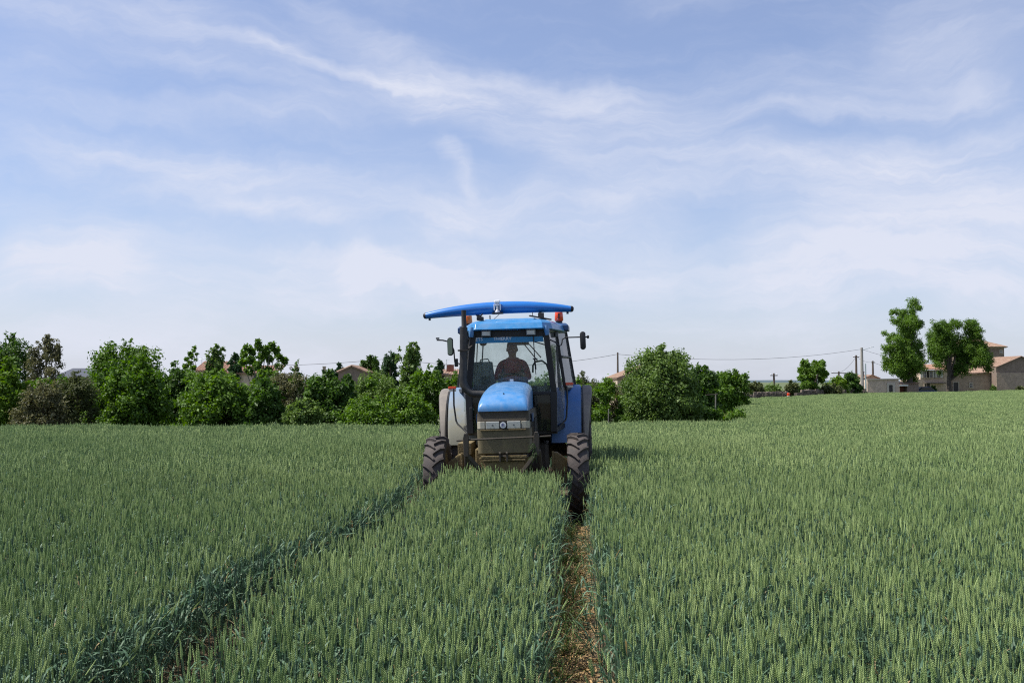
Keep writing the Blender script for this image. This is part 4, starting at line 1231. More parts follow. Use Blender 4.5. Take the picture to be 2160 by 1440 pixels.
MB().box((0, -.808, 1.256), (.60, .03, .014)).build('lamp_sill', M['mudmetal'], TR, bevel=.003)
for s_ in (-1, 1):
    h = MB().box((s_ * .139, -.79, 1.319), (.178, .05, .098)).build('headlight', M['lens'], TR, bevel=.008)
    MB().lathe([(.012, -.007), (.012, .0)], (s_ * .139, -.816, 1.319), 'Y', 10).build('bulb', M['grey'], h)
    mk = MB().loft([[Vector((s_ * a, b, z)) for a, b in ((.240, -.806), (.300, -.804), (.334, -.780), (.345, -.735), (.33, -.73), (.24, -.76))] for z in (1.273, 1.368)])
    mk.build('marker_lamp', M['lens_side'], TR, bevel=.004)
bd = MB().box((0, -.795, 1.319), (.088, .045, .098)).build('badge', M['blackclean'], TR, bevel=.004)
MB().lathe([(.040, -.004), (.040, 0.0)], (0, -.8215, 1.320), 'Y', 28).build('badge_ring', M['white'], bd)
MB().lathe([(.031, -.002), (.031, .003)], (0, -.8255, 1.320), 'Y', 28).build('badge_disc', M['silver'], bd)
text_mesh('badge_mark', 'B', .060, (.003, -.829, 1.299), (R(90), 0, 0), M['badgeblue'], bd, extrude=.0015)
MB().box((-.016, -.829, 1.320), (.006, .002, .034), (0, .15, 0)).build('badge_leaf', M['badgeblue'], bd)

# front weight bar, hooks, linkage
mb = MB().box((0, -.74, .905), (.60, .14, .035)).box((0, -.76, .865), (.56, .10, .028)).box((0, -.70, .775), (.52, .14, .14))
mb.bar((-.30, -.72, .90), (-.24, -.72, .62), .04, .06).bar((.30, -.72, .90), (.24, -.72, .62), .04, .06)
mb.build('front_frame', M['mudmetal'], TR, bevel=.006)
mb = MB()
for x in (-.045, .045):
    mb.box((x, -.86, .905), (.022, .10, .11)).lathe([(.022, -.012), (.022, .012)], (x, -.90, .955), 'X', 10)
mb.tube([(-.06, -.88, .92), (.06, -.88, .92)], .012, 8)
mb.build('hitch_hook', M['darkmetal'], TR, bevel=.003)
lk = MB().tube([(-.60, -.93, 1.135), (-.45, -.96, 1.145), (.45, -.98, 1.165), (.60, -.96, 1.17), (.62, -.95, 1.17)], .0125, 8).build('linkage_bar', M['darkmetal'], TR, smooth=True)
for s_, x in ((-1, -.475), (1, .435)):
    a = MB()
    a.loft([[Vector((x + dx, y, z)) for dx, z in ((-.03, .93), (-.036, 1.17), (-.02, 1.23), (.02, 1.23), (.036, 1.17), (.03, .93))] for y in (-1.0, -.92)])
    a.bar((x, -.93, .95), (x - s_ * .20, -.82, .70), .065, .05)
    a.build('lift_arm', M['darkmetal'], lk, bevel=.006)
    MB().tube([(x + s_ * .02, -.75, .98), (x + s_ * .04, -.55, .60)], .03, 8).build('lift_cylinder', M['darkmetal'], lk, smooth=True)
rr = random.Random(4)
mb = MB()
for k in range(26):
    p = Vector((.405 + rr.uniform(-.02, .02), -1.0, 1.10 - .16 * rr.random())); q = p + Vector((rr.uniform(-.08, .03), rr.uniform(-.05, .0), -rr.uniform(.04, .13)))
    mb.bar(p, q, .005, .002)
mb.build('caught_grass', LM['light'], lk)

# cab frame
cab = MB()
for s_ in (-1, 1):
    fp = [(s_ * .625, 1.18, 1.12), (s_ * .640, 1.18, 1.72), (s_ * .545, 1.12, 2.62)]
    cab.bar(fp[0], fp[1], .10, .09, up=(0, 1, 0)); cab.bar(fp[1], fp[2], .088, .08, up=(0, 1, 0))
    cab.bar((s_ * .80, 1.92, 1.78), (s_ * .68, 1.92, 2.70), .05, .07, up=(0, 1, 0))
    cab.bar((s_ * .97, 2.72, 1.60), (s_ * .965, 2.72, 1.80), .05, .06, up=(0, 1, 0)); cab.bar((s_ * .965, 2.72, 1.80), (s_ * .835, 2.72, 2.70), .045, .06, up=(0, 1, 0))
    cab.bar((s_ * .80, 1.94, 1.76), (s_ * .965, 2.70, 1.76), .05, .06)
    cab.bar((s_ * .76, 1.94, 2.26), (s_ * .90, 2.70, 2.26), .035, .03)
    cab.bar((s_ * .545, 1.14, 2.64), (s_ * .68, 1.90, 2.68), .06, .06); cab.bar((s_ * .68, 1.94, 2.69), (s_ * .835, 2.70, 2.69), .05, .06)
    cab.bar((s_ * .64, 1.22, 1.14), (s_ * .80, 1.90, 1.20), .05, .06)
cab.bar((-.60, 1.17, 1.70), (.60, 1.17, 1.70), .06, .05); cab.bar((-.90, 2.73, 1.78), (.90, 2.73, 1.78), .06, .06); cab.bar((-.80, 2.73, 2.68), (.80, 2.73, 2.68), .06, .06)
cab.box((0, 1.14, 2.60), (1.02, .04, .14))
cab.build('cab_frame', M['blackclean'], TR, bevel=.008)
MB().box((0, 1.95, 1.12), (1.35, 1.4, .06)).build('cab_floor', M['black'], TR)
mb = MB().box((0, 2.70, 1.45), (1.30, .06, .62)).box((0, 1.30, 1.30), (.62, .06, .80))
mb.build('cab_rear_wall', M['black'], TR)
for s_ in (-1, 1):
    MB().add([(s_ * .72, 1.95, 1.16), (s_ * .72, 2.68, 1.16), (s_ * .72, 2.68, 1.74), (s_ * .72, 1.95, 1.74), (s_ * .68, 1.95, 1.16), (s_ * .68, 2.68, 1.16), (s_ * .68, 2.68, 1.74), (s_ * .68, 1.95, 1.74)],
             [(0, 1, 2, 3), (7, 6, 5, 4), (0, 4, 5, 1), (1, 5, 6, 2), (2, 6, 7, 3), (3, 7, 4, 0)]).build('cab_side_panel', M['blue_deep'], TR)
# glass: thin solid panes


def pane(name, pts, m, parent=None, th=.006):
    pts = [Vector(p) for p in pts]
    n = (pts[1] - pts[0]).cross(pts[-1] - pts[0]).normalized() * th
    k = len(pts)
    vs = pts + [p + n for p in pts]
    fs = [tuple(range(k)), tuple(reversed(range(k, 2 * k)))] + [(i, (i + 1) % k, (i + 1) % k + k, i + k) for i in range(k)]
    return MB().add(vs, fs).build(name, M[m], parent or TR)


ws = pane('windscreen', [(-.60, 1.175, 1.72), (.60, 1.175, 1.72), (.51, 1.122, 2.55), (-.51, 1.122, 2.55)], 'glass', th=.003)
ss = pane('sunstrip', [(-.512, 1.106, 2.470), (.512, 1.106, 2.470), (.500, 1.101, 2.550), (-.500, 1.101, 2.550)], 'stripblue', ws, th=.0015)
text_mesh('lettering', 'ETS', .072, (-.455, 1.098, 2.508), (R(93), 0, 0), M['white'], ss, sx=.95)
text_mesh('lettering', 'THIERRY', .066, (-.105, 1.098, 2.508), (R(93), 0, 0), M['white'], ss, sx=1.05)
for s_ in (-1, 1):
    pane('door_window', [(s_ * .665, 1.24, 1.22), (s_ * .795, 1.89, 1.26), (s_ * .79, 1.89, 1.80), (s_ * .685, 1.89, 2.65), (s_ * .570, 1.20, 2.60), (s_ * .66, 1.24, 1.74)], 'glass_side', th=.003)
    pane('rear_side_window', [(s_ * .80, 1.96, 1.79), (s_ * .955, 2.69, 1.79), (s_ * .835, 2.69, 2.66), (s_ * .69, 1.96, 2.66)], 'glass_side', th=.003)
    pane('lower_window', [(s_ * .37, 1.172, 1.16), (s_ * .60, 1.172, 1.14), (s_ * .60, 1.172, 1.68), (s_ * .34, 1.172, 1.68)], 'glass_low', th=.003)
pane('rear_window', [(-.88, 2.73, 1.82), (.88, 2.73, 1.82), (.78, 2.73, 2.65), (-.78, 2.73, 2.65)], 'glass', th=.003)
MB().tube([(.575, 1.4, 1.45), (.60, 1.55, 1.45)], .012, 6)

# roof
def outline(z, ox, f, cf, xf, xm, xb, yb):
    """roof outline at height z: front edge y=f half width xf, corner at y=cf half width xm, back half width xb at yb"""
    return [Vector(p) for p in ((-xf, f, z), (xf, f, z), (xm, cf, z), (xb, 2.0, z), (xb + .02, yb, z), (-xb - .02, yb, z), (-xb, 2.0, z), (-xm, cf, z))]


roof = MB().loft([outline(2.655, 0, .98, 1.22, .52, .64, .80, 2.86), outline(2.665, 0, .93, 1.20, .505, .645, .815, 2.88), outline(2.755, 0, .99, 1.22, .495, .62, .79, 2.86),
                  outline(2.80, 0, 1.12, 1.32, .47, .57, .70, 2.80), outline(2.815, 0, 1.22, 1.4, .45, .53, .64, 2.72)]).build('roof', M['blue_roof'], TR, bevel=.012)
MB().loft([outline(2.812, 0, 1.34, 1.5, .40, .43, .50, 2.5), outline(2.845, 0, 1.38, 1.55, .38, .41, .48, 2.45)]).build('roof_hatch', M['blue_roof'], TR, bevel=.01)
for s_ in (-1, 1):
    MB().tube([(s_ * .555, 1.02, 2.71), (s_ * .562, 1.02, 2.64), (s_ * .568, 1.04, 2.57)], [.028, .042, .034], 10).build('roof_corner_cap', M['blue'], TR, smooth=True)
    MB().loft([[Vector((s_ * (.78 + dx), y, z)) for dx, y in ((-.11, 2.05), (.10, 2.05), (.12, 2.55), (-.11, 2.55))] for dx2, z in ((0, 2.675), (0, 2.69), (0, 2.76))] +
              [[Vector((s_ * (.76 + dx), y, 2.795)) for dx, y in ((-.08, 2.1), (.08, 2.1), (.09, 2.5), (-.08, 2.5))]]).build('air_intake', M['blue_deep'], TR, bevel=.01)
    b = MB().lathe([(.055, 2.78), (.058, 2.80), (.052, 2.835), (.05, 2.84)], (s_ * .735, 2.3, 0), n=20).tube([(s_ * .735, 2.3, 2.70), (s_ * .735, 2.3, 2.79)], .025, 8).build('beacon', M['blackclean'], TR, smooth=True)
    MB().lathe([(.060, 2.838), (.070, 2.85), (.067, 2.94), (.058, 3.005), (.035, 3.03), (.005, 3.035)], (s_ * .735, 2.3, 0), n=24).build('beacon_lens', M['amber' if s_ < 0 else 'redorange'], b, smooth=True)
    MB().box((s_ * .735, 2.232, 2.92), (.022, .012, .08)).build('beacon_reflector', M['blackclean'] if s_ > 0 else M['amber'], b)
    # work lamps under the visor
    x = -.345 if s_ < 0 else .325
    z = 2.612
    l_ = MB().box((x, 1.055, z), (.145, .07, .088)).box((x, 1.06, z + .055), (.03, .03, .04)).build('work_lamp', M['grey'], TR, bevel=.008)
    MB().box((x, 1.018, z - .002), (.115, .01, .062)).build('lamp_lens', M['lens'], l_, bevel=.003)
    # corner work lamp of the roof side
    MB().box((s_ * .70, 1.75, 2.60), (.05, .10, .08)).build('side_lamp', M['grey'], TR, bevel=.01)

# sensor boom
BX = -.195
bm_ = empty('sensor_boom', (BX, 1.6, 3.02), (0, R(-1.0), 0)); bm_.parent = TR
secs = []
for k in range(29):
    t = -1 + 2 * k / 28
    r = .047 + .049 * (1 - abs(t) ** 2.2)
    zc = r * 1.0 - .096 + .022 * (1 - t * t) - .012
    secs.append([Vector((t * 1.125, math.cos(a) * r * 1.15, zc + math.sin(a) * r)) for a in [2 * math.pi * j / 16 for j in range(16)]])
bb = MB().loft(secs).build('boom_body', M['blue_boom'], bm_, smooth=True)
for s_ in (-1, 1):
    MB().tube([(s_ * 1.118, 0, -.061), (s_ * 1.150, 0, -.061), (s_ * 1.168, 0, -.063)], [.050, .044, .022], 14).build('end_cap', M['blackclean'], bm_, smooth=True)
    MB().lathe([(.018, -.135), (.018, -.105), (.012, -.09)], (s_ * 1.07, 0, 0), n=10).build('downward_sensor', M['blackclean'], bm_)
    MB().bar((s_ * .49 + .15, .0, -.07), (s_ * .49 + .22 - .03 * s_, .0, -.19), .03, .04).box((s_ * .49 + .19, 0, -.205), (.12, .12, .03)).build('boom_bracket', M['darkmetal'], bm_, bevel=.003)
sn = MB().lathe([(.045, -.075), (.040, -.05), (.020, -.03), (.020, .02), (.035, .035), (.035, .055), (.028, .07)], (0, -.15, .0), n=16).build('light_sensor', M['silver'], bm_, smooth=True)
MB().loft([[Vector((x, y, z)) for x, y in ((-.045, -.19), (.045, -.19), (.045, -.10), (-.045, -.10))] for z in (.07, .115)]).build('sensor_cap', M['white'], sn, bevel=.012)
MB().box((0, -.14, -.085), (.17, .14, .02)).build('sensor_base', M['blackclean'], sn)
for s_ in (-1, 1): MB().box((s_ * .045, -.14, .01), (.018, .05, .10)).build('sensor_bracket', M['white'], sn, bevel=.005)
MB().tube([(-.13, 0, -.10), (-.13, 0, -.22)], .010, 6).tube([(.02, -.10, -.10), (-.13, -.02, -.21)], .004, 5).build('cable', M['blackclean'], bm_)
mb = MB().box((-.44, 1.2, 2.845), (.10, .12, .05)).bar((-.47, 1.2, 2.84), (-.40, 1.2, 2.92), .02, .02).bar((-.40, 1.2, 2.84), (-.45, 1.2, 2.90), .02, .02)
mb.build('roof_bracket', M['blackclean'], TR, bevel=.003)
mb = MB().bar((.30, 1.3, 2.875), (.62, 1.6, 2.825), .03, .02).box((.47, 1.5, 2.89), (.09, .10, .07)).tube([(.345, 1.35, 2.86), (.345, 1.35, 2.93)], .006, 6)
mb.build('roof_mount', M['darkmetal'], TR, bevel=.003)

# exhaust
ex = MB()
px_ = -.655; py_ = .78
path = [(px_ + .005, py_, 2.70), (px_ - .005, py_, 2.35), (px_ - .02, py_, 1.92)]
for k in range(1, 8):
    a = math.pi / 2 * k / 7
    path.append((px_ - .02 + .19 * (1 - math.cos(a)), py_, 1.92 - .20 * math.sin(a)))
path.append((-.40, py_, 1.715)); path.append((-.30, py_, 1.70))
ex.tube(path, .057, 16)
ex.build('exhaust_pipe', M['black'], TR, smooth=True)
MB().tube([(px_ + .005, py_, 2.68), (px_ + .01, py_, 2.71), (px_ + .012, py_, 2.95)], [.050, .037, .037], 14).build('exhaust_stack', M['blackclean'], TR, smooth=True)
mb = MB().bar((px_ - .085, py_, 2.36), (px_ + .085, py_, 2.36), .14, .02).bar((px_ + .06, py_ + .04, 2.38), (-.56, 1.12, 2.44), .02, .02)
mb.build('exhaust_clamp', M['darkmetal'], TR)

# mirrors
for s_ in (-1, 1):
    if s_ < 0:
        arm = MB().tube([(-.66, 1.25, 2.16), (-.76, 1.15, 2.17), (-.83, 1.1, 2.20), (-.84, 1.1, 2.38), (-.89, 1.08, 2.50), (-1.0, 1.06, 2.53), (-1.09, 1.06, 2.535)], .011, 8)
        arm.box((-1.075, 1.06, 2.56), (.05, .03, .022)).box((-.81, 1.12, 2.19), (.05, .05, .12))
        mc = (-.885, 1.04, 2.43)
    else:
        arm = MB().tube([(.60, 1.20, 2.50), (.68, 1.2, 2.46), (.74, 1.2, 2.40), (.775, 1.2, 2.42), (.79, 1.2, 2.50), (.84, 1.2, 2.525), (1.16, 1.2, 2.525)], .010, 8)
        arm.lathe([(.022, 1.155), (.026, 1.17), (.022, 1.19)], (0, 1.2, 2.525), 'X', 10)
        mc = (1.095, 1.17, 2.47)
    ao = arm.build('mirror_arm', M['blackclean'], TR, smooth=True)
    pts = []
    for k in range(16):
        a = 2 * math.pi * k / 16
        pts.append((.044 * math.cos(a), (.092 if math.sin(a) > 0 else -.092) + .044 * math.sin(a)))
    mm = MB().loft([[Vector((mc[0] + x * q, mc[1] + y, mc[2] + z * q)) for x, z in pts] for y, q in ((-.030, .8), (-.02, 1.0), (.02, 1.0), (.03, .93))])
    mo = mm.build('mirror_housing', M['blackclean'], ao, smooth=True)
    mo.rotation_euler = (0, 0, 0)
    if s_ < 0:
        MB().loft([[Vector((mc[0] - .003 + x * .82, mc[1] + y, mc[2] + z * .90)) for x, z in pts] for y in (-.0335, -.0305)]).build('mirror_face', M['mirror'], mo)

# rear fenders
for s_ in (-1, 1):
    def arc(x0, x1, r0, r1, a0, a1, n, name, m, lip=0.0, flare=0.0):
        secs = []
        for k in range(n + 1):
            a = R(a0 + (a1 - a0) * k / n)
            xin = x0 + flare * (1 - k / n) * .0
            xo = x1 - flare * max(0, 1 - k / n * 2.2)
            def P(x, r): return Vector((s_ * x, 2.65 - math.cos(a) * r, .86 + math.sin(a) * r))
            secs.append([P(xin, r0), P(xin + .02, r1), P(xo - .05, r1), P(xo - .015, r1 - .012), P(xo, r1 - .045), P(xo, r0 - lip), P(xo - .02, r0 - lip), P(xo - .02, r0)])
        return MB().loft(secs).build(name, M[m], TR, smooth=True)
    f = arc(.56, 1.065, .925, .955, 4, 150, 26, 'rear_fender', 'blue_dusty' if s_ < 0 else 'blue_clean_shade', .02, .03)
    arc(1.068, 1.235, .915, .942, -2, 150, 26, 'fender_extension', 'band', .03, .11)
    # inner wall of the fender
    n = 16; vs = []; fs = []
    for x in (.56, .585):
        for k in range(n + 1):
            a = R(2 + 148 * k / n)
            vs += [Vector((s_ * x, 2.65 - math.cos(a) * .93, .86 + math.sin(a) * .93)), Vector((s_ * x, 2.65 - math.cos(a) * .45, .86 + math.sin(a) * .45))]
    h_ = 2 * (n + 1)
    for k in range(n):
        fs += [(2 * k, 2 * k + 1, 2 * k + 3, 2 * k + 2), (h_ + 2 * k, h_ + 2 * k + 2, h_ + 2 * k + 3, h_ + 2 * k + 1)]
    MB().add(vs, fs).build('fender_wall', M['blue_deep'], TR, smooth=True)
    x = -.955 if s_ < 0 else .875
    z = 1.80 if s_ < 0 else 1.815
    ind = MB().box((x, 1.78, z + .014), (.118, .06, .042)).build('turn_signal', M['redorange'], TR, bevel=.006)
    MB().box((x, 1.78, z - .028), (.112, .056, .036)).build('position_light', M['whitelens'], ind, bevel=.004)
    if s_ < 0: pp = [(-.905, 1.52, 1.80), (-.905, 1.50, 1.55), (-.875, 1.48, 1.31), (-.85, 1.46, 1.26), (-.68, 1.30, 1.12)]
    else: pp = [(.835, 1.52, 1.80), (.835, 1.50, 1.55), (.815, 1.48, 1.32), (.80, 1.46, 1.28), (.655, 1.30, 1.14)]
    MB().tube(pp, .0135, 8).build('handrail', M['blackclean'], TR, smooth=True)
MB().box((-.595, 1.05, 1.42), (.05, .04, .20)).build('door_handle', M['blackclean'], TR, bevel=.01)

# inside the cab
st = MB().box((-.02, 2.10, 1.59), (.50, .48, .14)).build('seat', M['seat'], TR, bevel=.05)
MB().box((-.02, 2.36, 1.86), (.46, .12, .58), (-.12, 0, 0)).build('backrest', M['seat'], st, bevel=.05)
MB().box((-.02, 2.1, 1.33), (.3, .35, .38)).build('seat_base', M['black'], st, bevel=.02)
cn = MB().box((-.01, 1.38, 1.55), (.34, .16, .62), (.10, 0, 0)).box((-.01, 1.36, 1.86), (.40, .12, .07), (.5, 0, 0)).build('steering_console', M['black'], TR, bevel=.02)
sw = MB()
ring = [(-.02 + .19 * math.cos(2 * math.pi * k / 24), 1.60 + .19 * .82 * math.sin(2 * math.pi * k / 24), 1.90 + .19 * .57 * math.sin(2 * math.pi * k / 24)) for k in range(25)]
sw.tube(ring, .014, 8, cap=False)
for a in (0.3, 2.84, 4.71): sw.tube([(-.02, 1.60, 1.885), (-.02 + .19 * math.cos(a), 1.60 + .156 * math.sin(a), 1.90 + .108 * math.sin(a))], .009, 6)
sw.tube([(-.02, 1.60, 1.89), (-.02, 1.45, 1.70)], .025, 8)
sw.build('steering_wheel', M['blackclean'], TR, smooth=True)
cb = MB().loft([[Vector((x, y, z)) for x, y in ((-.60 + q * .0, 1.50), (-.285 - q, 1.50), (-.285 - q, 1.72), (-.60, 1.72))] for z, q in ((1.74, -.06), (1.98, -.0), (2.20, .025))]).build('control_box', M['grey'], TR, bevel=.01)
MB().tube([(-.50, 1.6, 2.19), (-.485, 1.6, 2.235), (-.37, 1.6, 2.245), (-.35, 1.6, 2.20)], .010, 6).build('carry_handle', M['blackclean'], cb)
MB().box((-.40, 1.49, 1.90), (.14, .03, .16)).build('display', M['blackclean'], cb, bevel=.005)
mb = MB()
for k in range(14):
    mb.box((rr.uniform(-.58, -.30), 1.40 + rr.uniform(0, .08), rr.uniform(1.74, 1.84)), (.03 + .05 * rr.random(), .04, .02 + .05 * rr.random()), (0, rr.uniform(-.4, .4), 0))
mb.build('papers_and_levers', M['grey'], TR)
rl = MB().lathe([(.01, -.03), (.065, -.02), (.07, .02), (.05, .04)], (-.545, 2.82, 2.56), 'Y', 16).box((-.545, 2.82, 2.60), (.12, .05, .06)).tube([(-.545, 2.82, 2.5), (-.56, 2.80, 2.30), (-.565, 2.78, 2.18)], .012, 6)
rl.build('rear_work_lamp', M['blackclean'], TR, smooth=True)
MB().tube([(-.63, 2.78, 2.62), (-.65, 2.78, 2.30), (-.655, 2.78, 2.2), (-.56, 2.78, 2.24)], .010, 6).build('rear_grab_rail', M['blackclean'], TR)
im = MB().box((.155, 1.30, 2.475), (.25, .05, .085)).tube([(.155, 1.30, 2.50), (.155, 1.26, 2.62)], .01, 6).build('inside_mirror', M['blackclean'], TR, bevel=.03)
wp = MB().tube([(.360, 1.06, 2.55), (.366, 1.09, 2.30), (.385, 1.115, 2.06)], .008, 6).box((.375, 1.11, 2.215), (.07, .03, .02), (0, .1, 0)).tube([(.36, 1.105, 2.22), (.38, 1.13, 1.98)], .006, 6)
wp.build('wiper', M['blackclean'], TR)
mb = MB().tube([(.13, 2.64, 2.52), (.36, 2.64, 2.22)], .010, 6).tube([(.20, 2.64, 2.53), (.42, 2.64, 2.27)], .010, 6).tube([(.24, 2.64, 2.56), (.60, 2.64, 2.44)], .011, 6)
mb.build('rear_wiper_linkage', M['blackclean'], TR)
MB().tube([(.30, 2.05, 2.02), (.305, 2.05, 2.13), (.34, 2.05, 2.19), (.45, 2.05, 2.205), (.52, 2.05, 2.15), (.555, 2.05, 2.04), (.60, 2.05, 1.97), (.66, 2.05, 1.94)], .015, 8).build('inside_grab_rail', M['blackclean'], TR, smooth=True)
MB().box((.42, 2.05, 1.74), (.14, .30, .10)).box((.50, 1.95, 1.80), (.05, .05, .12)).build('armrest_console', M['grey'], TR, bevel=.02)
MB().box((.0, 1.95, 2.655), (1.15, 1.4, .012)).build('headliner', M['blackclean'], TR)


# ------------------------------------------------------------------ the driver
def person():
    T = Matrix.Translation((-0.035, 14.2, -0.012)) @ Euler((0, R(-1.5), R(-3.3))).to_matrix().to_4x4()
    base = T @ Vector((-.02, 2.05, 1.65))
    root = empty('person', base, (0, R(-1.5), R(-3.3)), 'person in dark red shirt with short dark hair, sitting inside the tractor cab', 'person')
    # local: x right, -y forward (towards the camera), z up from the seat
    J = {'pel': (0, .06, .10), 'sp1': (0, .09, .26), 'sp2': (0, .08, .42), 'neck0': (0, .06, .54), 'neck': (0, .045, .62), 'hd0': (0, .03, .68), 'hd1': (0, .02, .76), 'hd2': (0, .03, .83)}
    Rr = {'pel': (.16, .13), 'sp1': (.155, .12), 'sp2': (.18, .125), 'neck0': (.13, .09), 'neck': (.058, .06), 'hd0': (.066, .075), 'hd1': (.104, .120), 'hd2': (.086, .100)}
    E = [('pel', 'sp1'), ('sp1', 'sp2'), ('sp2', 'neck0'), ('neck0', 'neck'), ('neck', 'hd0'), ('hd0', 'hd1'), ('hd1', 'hd2')]
    for s_, t in ((-1, 'l'), (1, 'r')):
        J['sh' + t] = (s_ * .185, .07, .515); J['el' + t] = (s_ * .265, -.06, .28); J['wr' + t] = (s_ * .175, -.29, .335); J['ha' + t] = (s_ * .155, -.36, .35)
        Rr['sh' + t] = (.072, .068); Rr['el' + t] = (.047, .047); Rr['wr' + t] = (.030, .026); Rr['ha' + t] = (.036, .018)
        E += [('neck0', 'sh' + t), ('sh' + t, 'el' + t), ('el' + t, 'wr' + t), ('wr' + t, 'ha' + t)]
        J['hp' + t] = (s_ * .10, .0, .07); J['kn' + t] = (s_ * .16, -.43, .06); J['an' + t] = (s_ * .16, -.46, -.32); J['ft' + t] = (s_ * .17, -.62, -.37)
        Rr['hp' + t] = (.095, .085); Rr['kn' + t] = (.062, .062); Rr['an' + t] = (.042, .042); Rr['ft' + t] = (.045, .030)
        E += [('pel', 'hp' + t), ('hp' + t, 'kn' + t), ('kn' + t, 'an' + t), ('an' + t, 'ft' + t)]
        for f in range(5):
            if f == 0:
                a = (s_ * .130, -.345, .372); b = (s_ * .118, -.375, .375); c_ = (s_ * .120, -.395, .36)
                ra = .011
            else:
                ox = s_ * (.176 - f * .014 + .012)
                ln = (0, .030, .034, .031, .024)[f]
                a = (ox, -.385, .362 - .004 * f); b = (ox, -.385 - ln, .355); c_ = (ox, -.390 - ln * .9, .325)
                ra = .0095
            nm = 'f%s%d' % (t, f)
            J[nm + 'a'] = a; J[nm + 'b'] = b; J[nm + 'c'] = c_
            Rr[nm + 'a'] = (ra, ra); Rr[nm + 'b'] = (ra * .95, ra * .95); Rr[nm + 'c'] = (ra * .8, ra * .8)
            E += [('ha' + t, nm + 'a'), (nm + 'a', nm + 'b'), (nm + 'b', nm + 'c')]
    keys = list(J); idx = {k: i for i, k in enumerate(keys)}
    me = bpy.data.meshes.new('body')
    me.from_pydata([J[k] for k in keys], [(idx[a], idx[b]) for a, b in E], [])
    o = bpy.data.objects.new('tmp', me); scene.collection.objects.link(o)
    sk = o.modifiers.new('s', 'SKIN'); sk.use_smooth_shade = True
    sv = me.skin_vertices[0].data
    for k in keys:
        sv[idx[k]].radius = Rr[k]; sv[idx[k]].use_root = (k == 'pel')
    o.modifiers.new('u', 'SUBSURF').levels = 2
    bpy.context.view_layer.update()
    bme = bpy.data.meshes.new_from_object(o.evaluated_get(bpy.context.evaluated_depsgraph_get()))
    bpy.data.objects.remove(o)
    bme.materials.clear()
    for k in ('shirt', 'trousers', 'skin', 'hair'): bme.materials.append(M[k])
    for p in bme.polygons:
        c = p.center; mi = 0
        if c.z < .13 and not (abs(c.x) > .2 and c.z > .1): mi = 1
        if c.z > .60 and abs(c.x) < .12: mi = 2
        if c.y < -.265 and c.z > .2: mi = 2
        if c.z < -.33: mi = 3
        p.material_index = mi; p.use_smooth = True
    b = link(bpy.data.objects.new('body', bme)); b.parent = root
    hb = MB()
    secs = []
    for k in range(7):
        a = math.pi / 2 * k / 6; r = math.cos(a)
        secs.append([Vector((math.cos(q) * .086 * max(r, .05), .040 + math.sin(q) * .100 * max(r, .05), .775 + .108 * math.sin(a) + (-.06 * r if math.sin(q) > -.1 else .030 * r))) for q in [2 * math.pi * j / 18 for j in range(18)]])
    hb.loft(secs).build('hair', M['hair'], root, smooth=True)
    for s_ in (-1, 1):
        MB().lathe([(.004, -.006), (.022, -.005), (.021, .004), (.004, .006)], (s_ * .088, .035, .740), 'X', 12).build('ear', M['skin'], root, smooth=True)
        MB().lathe([(.002, -.006), (.012, 0), (.002, .006)], (s_ * .034, -.072, .765), 'Y', 10).build('eye', M['hair'], root, smooth=True)
    MB().tube([(0, -.070, .765), (0, -.092, .735), (0, -.076, .722)], [.010, .016, .008], 8).build('nose', M['skin'], root, smooth=True)
    MB().box((0, -.066, .700), (.045, .012, .008)).build('mouth', M['shirt'], root, bevel=.003)
    MB().tube([(-.085, .07, .60), (-.06, -.0, .575), (0, -.04, .56), (.06, -.0, .575), (.085, .07, .60), (0, .12, .62), (-.085, .07, .60)], .018, 8, cap=False).build('collar', M['shirt'], root, smooth=True)


person()
# ------------------------------------------------------------------ wheat
M['ear'] = leaf_mat('wheat_ear', (0.112, 0.188, 0.062), (0.455, 0.550, 0.225), 0.18, worldvar=.45, wscale=.35, cc=(0.160, 0.270, 0.085), rough=.6)
M['wleaf'] = leaf_mat('wheat_leaf', (0.040, 0.098, 0.054), (0.125, 0.210, 0.130), 0.25, worldvar=.3, wscale=.3, cc=(0.055, 0.125, 0.055), rough=.55, spec=.35)
M['wstem'] = leaf_mat('wheat_stem', (0.040, 0.080, 0.050), (0.090, 0.150, 0.090), 0.15)
M['wdry'] = leaf_mat('wheat_dry_leaf', (0.26, 0.19, 0.08), (0.38, 0.30, 0.16), 0.3)
M['weed'] = leaf_mat('track_grass', (0.040, 0.095, 0.020), (0.115, 0.190, 0.045), 0.35)
WM = [M['ear'], M['wleaf'], M['wstem'], M['wdry'], M['weed']]
src = bpy.data.collections.new('wheat_plants')       # not linked to the scene: only the sources of the field's instances


class WB:
    def __init__(s): s.v = []; s.f = []; s.m = []; s.t = []
    def add(s, vs, fs, mi, tint):
        o = len(s.v); s.v += vs; s.f += [tuple(i + o for i in f) for f in fs]; s.m += [mi] * len(fs); s.t += [tint] * len(vs)
    def finish(s, name):
        me = bpy.data.meshes.new(name); me.from_pydata(s.v, [], s.f)
        for m in WM: me.materials.append(m)
        me.polygons.foreach_set('material_index', np.array(s.m, np.int32))
        a = me.attributes.new('tint', 'FLOAT', 'POINT'); a.data.foreach_set('value', np.array(s.t, np.float32))
        me.update()
        o = bpy.data.objects.new(name, me); src.objects.link(o)
        return o


def frame(d):
    d = d.normalized(); r = Vector((1, 0, 0)) if abs(d.x) < .8 else Vector((0, 1, 0))
    x = d.cross(r).normalized(); return x, d.cross(x).normalized(), d


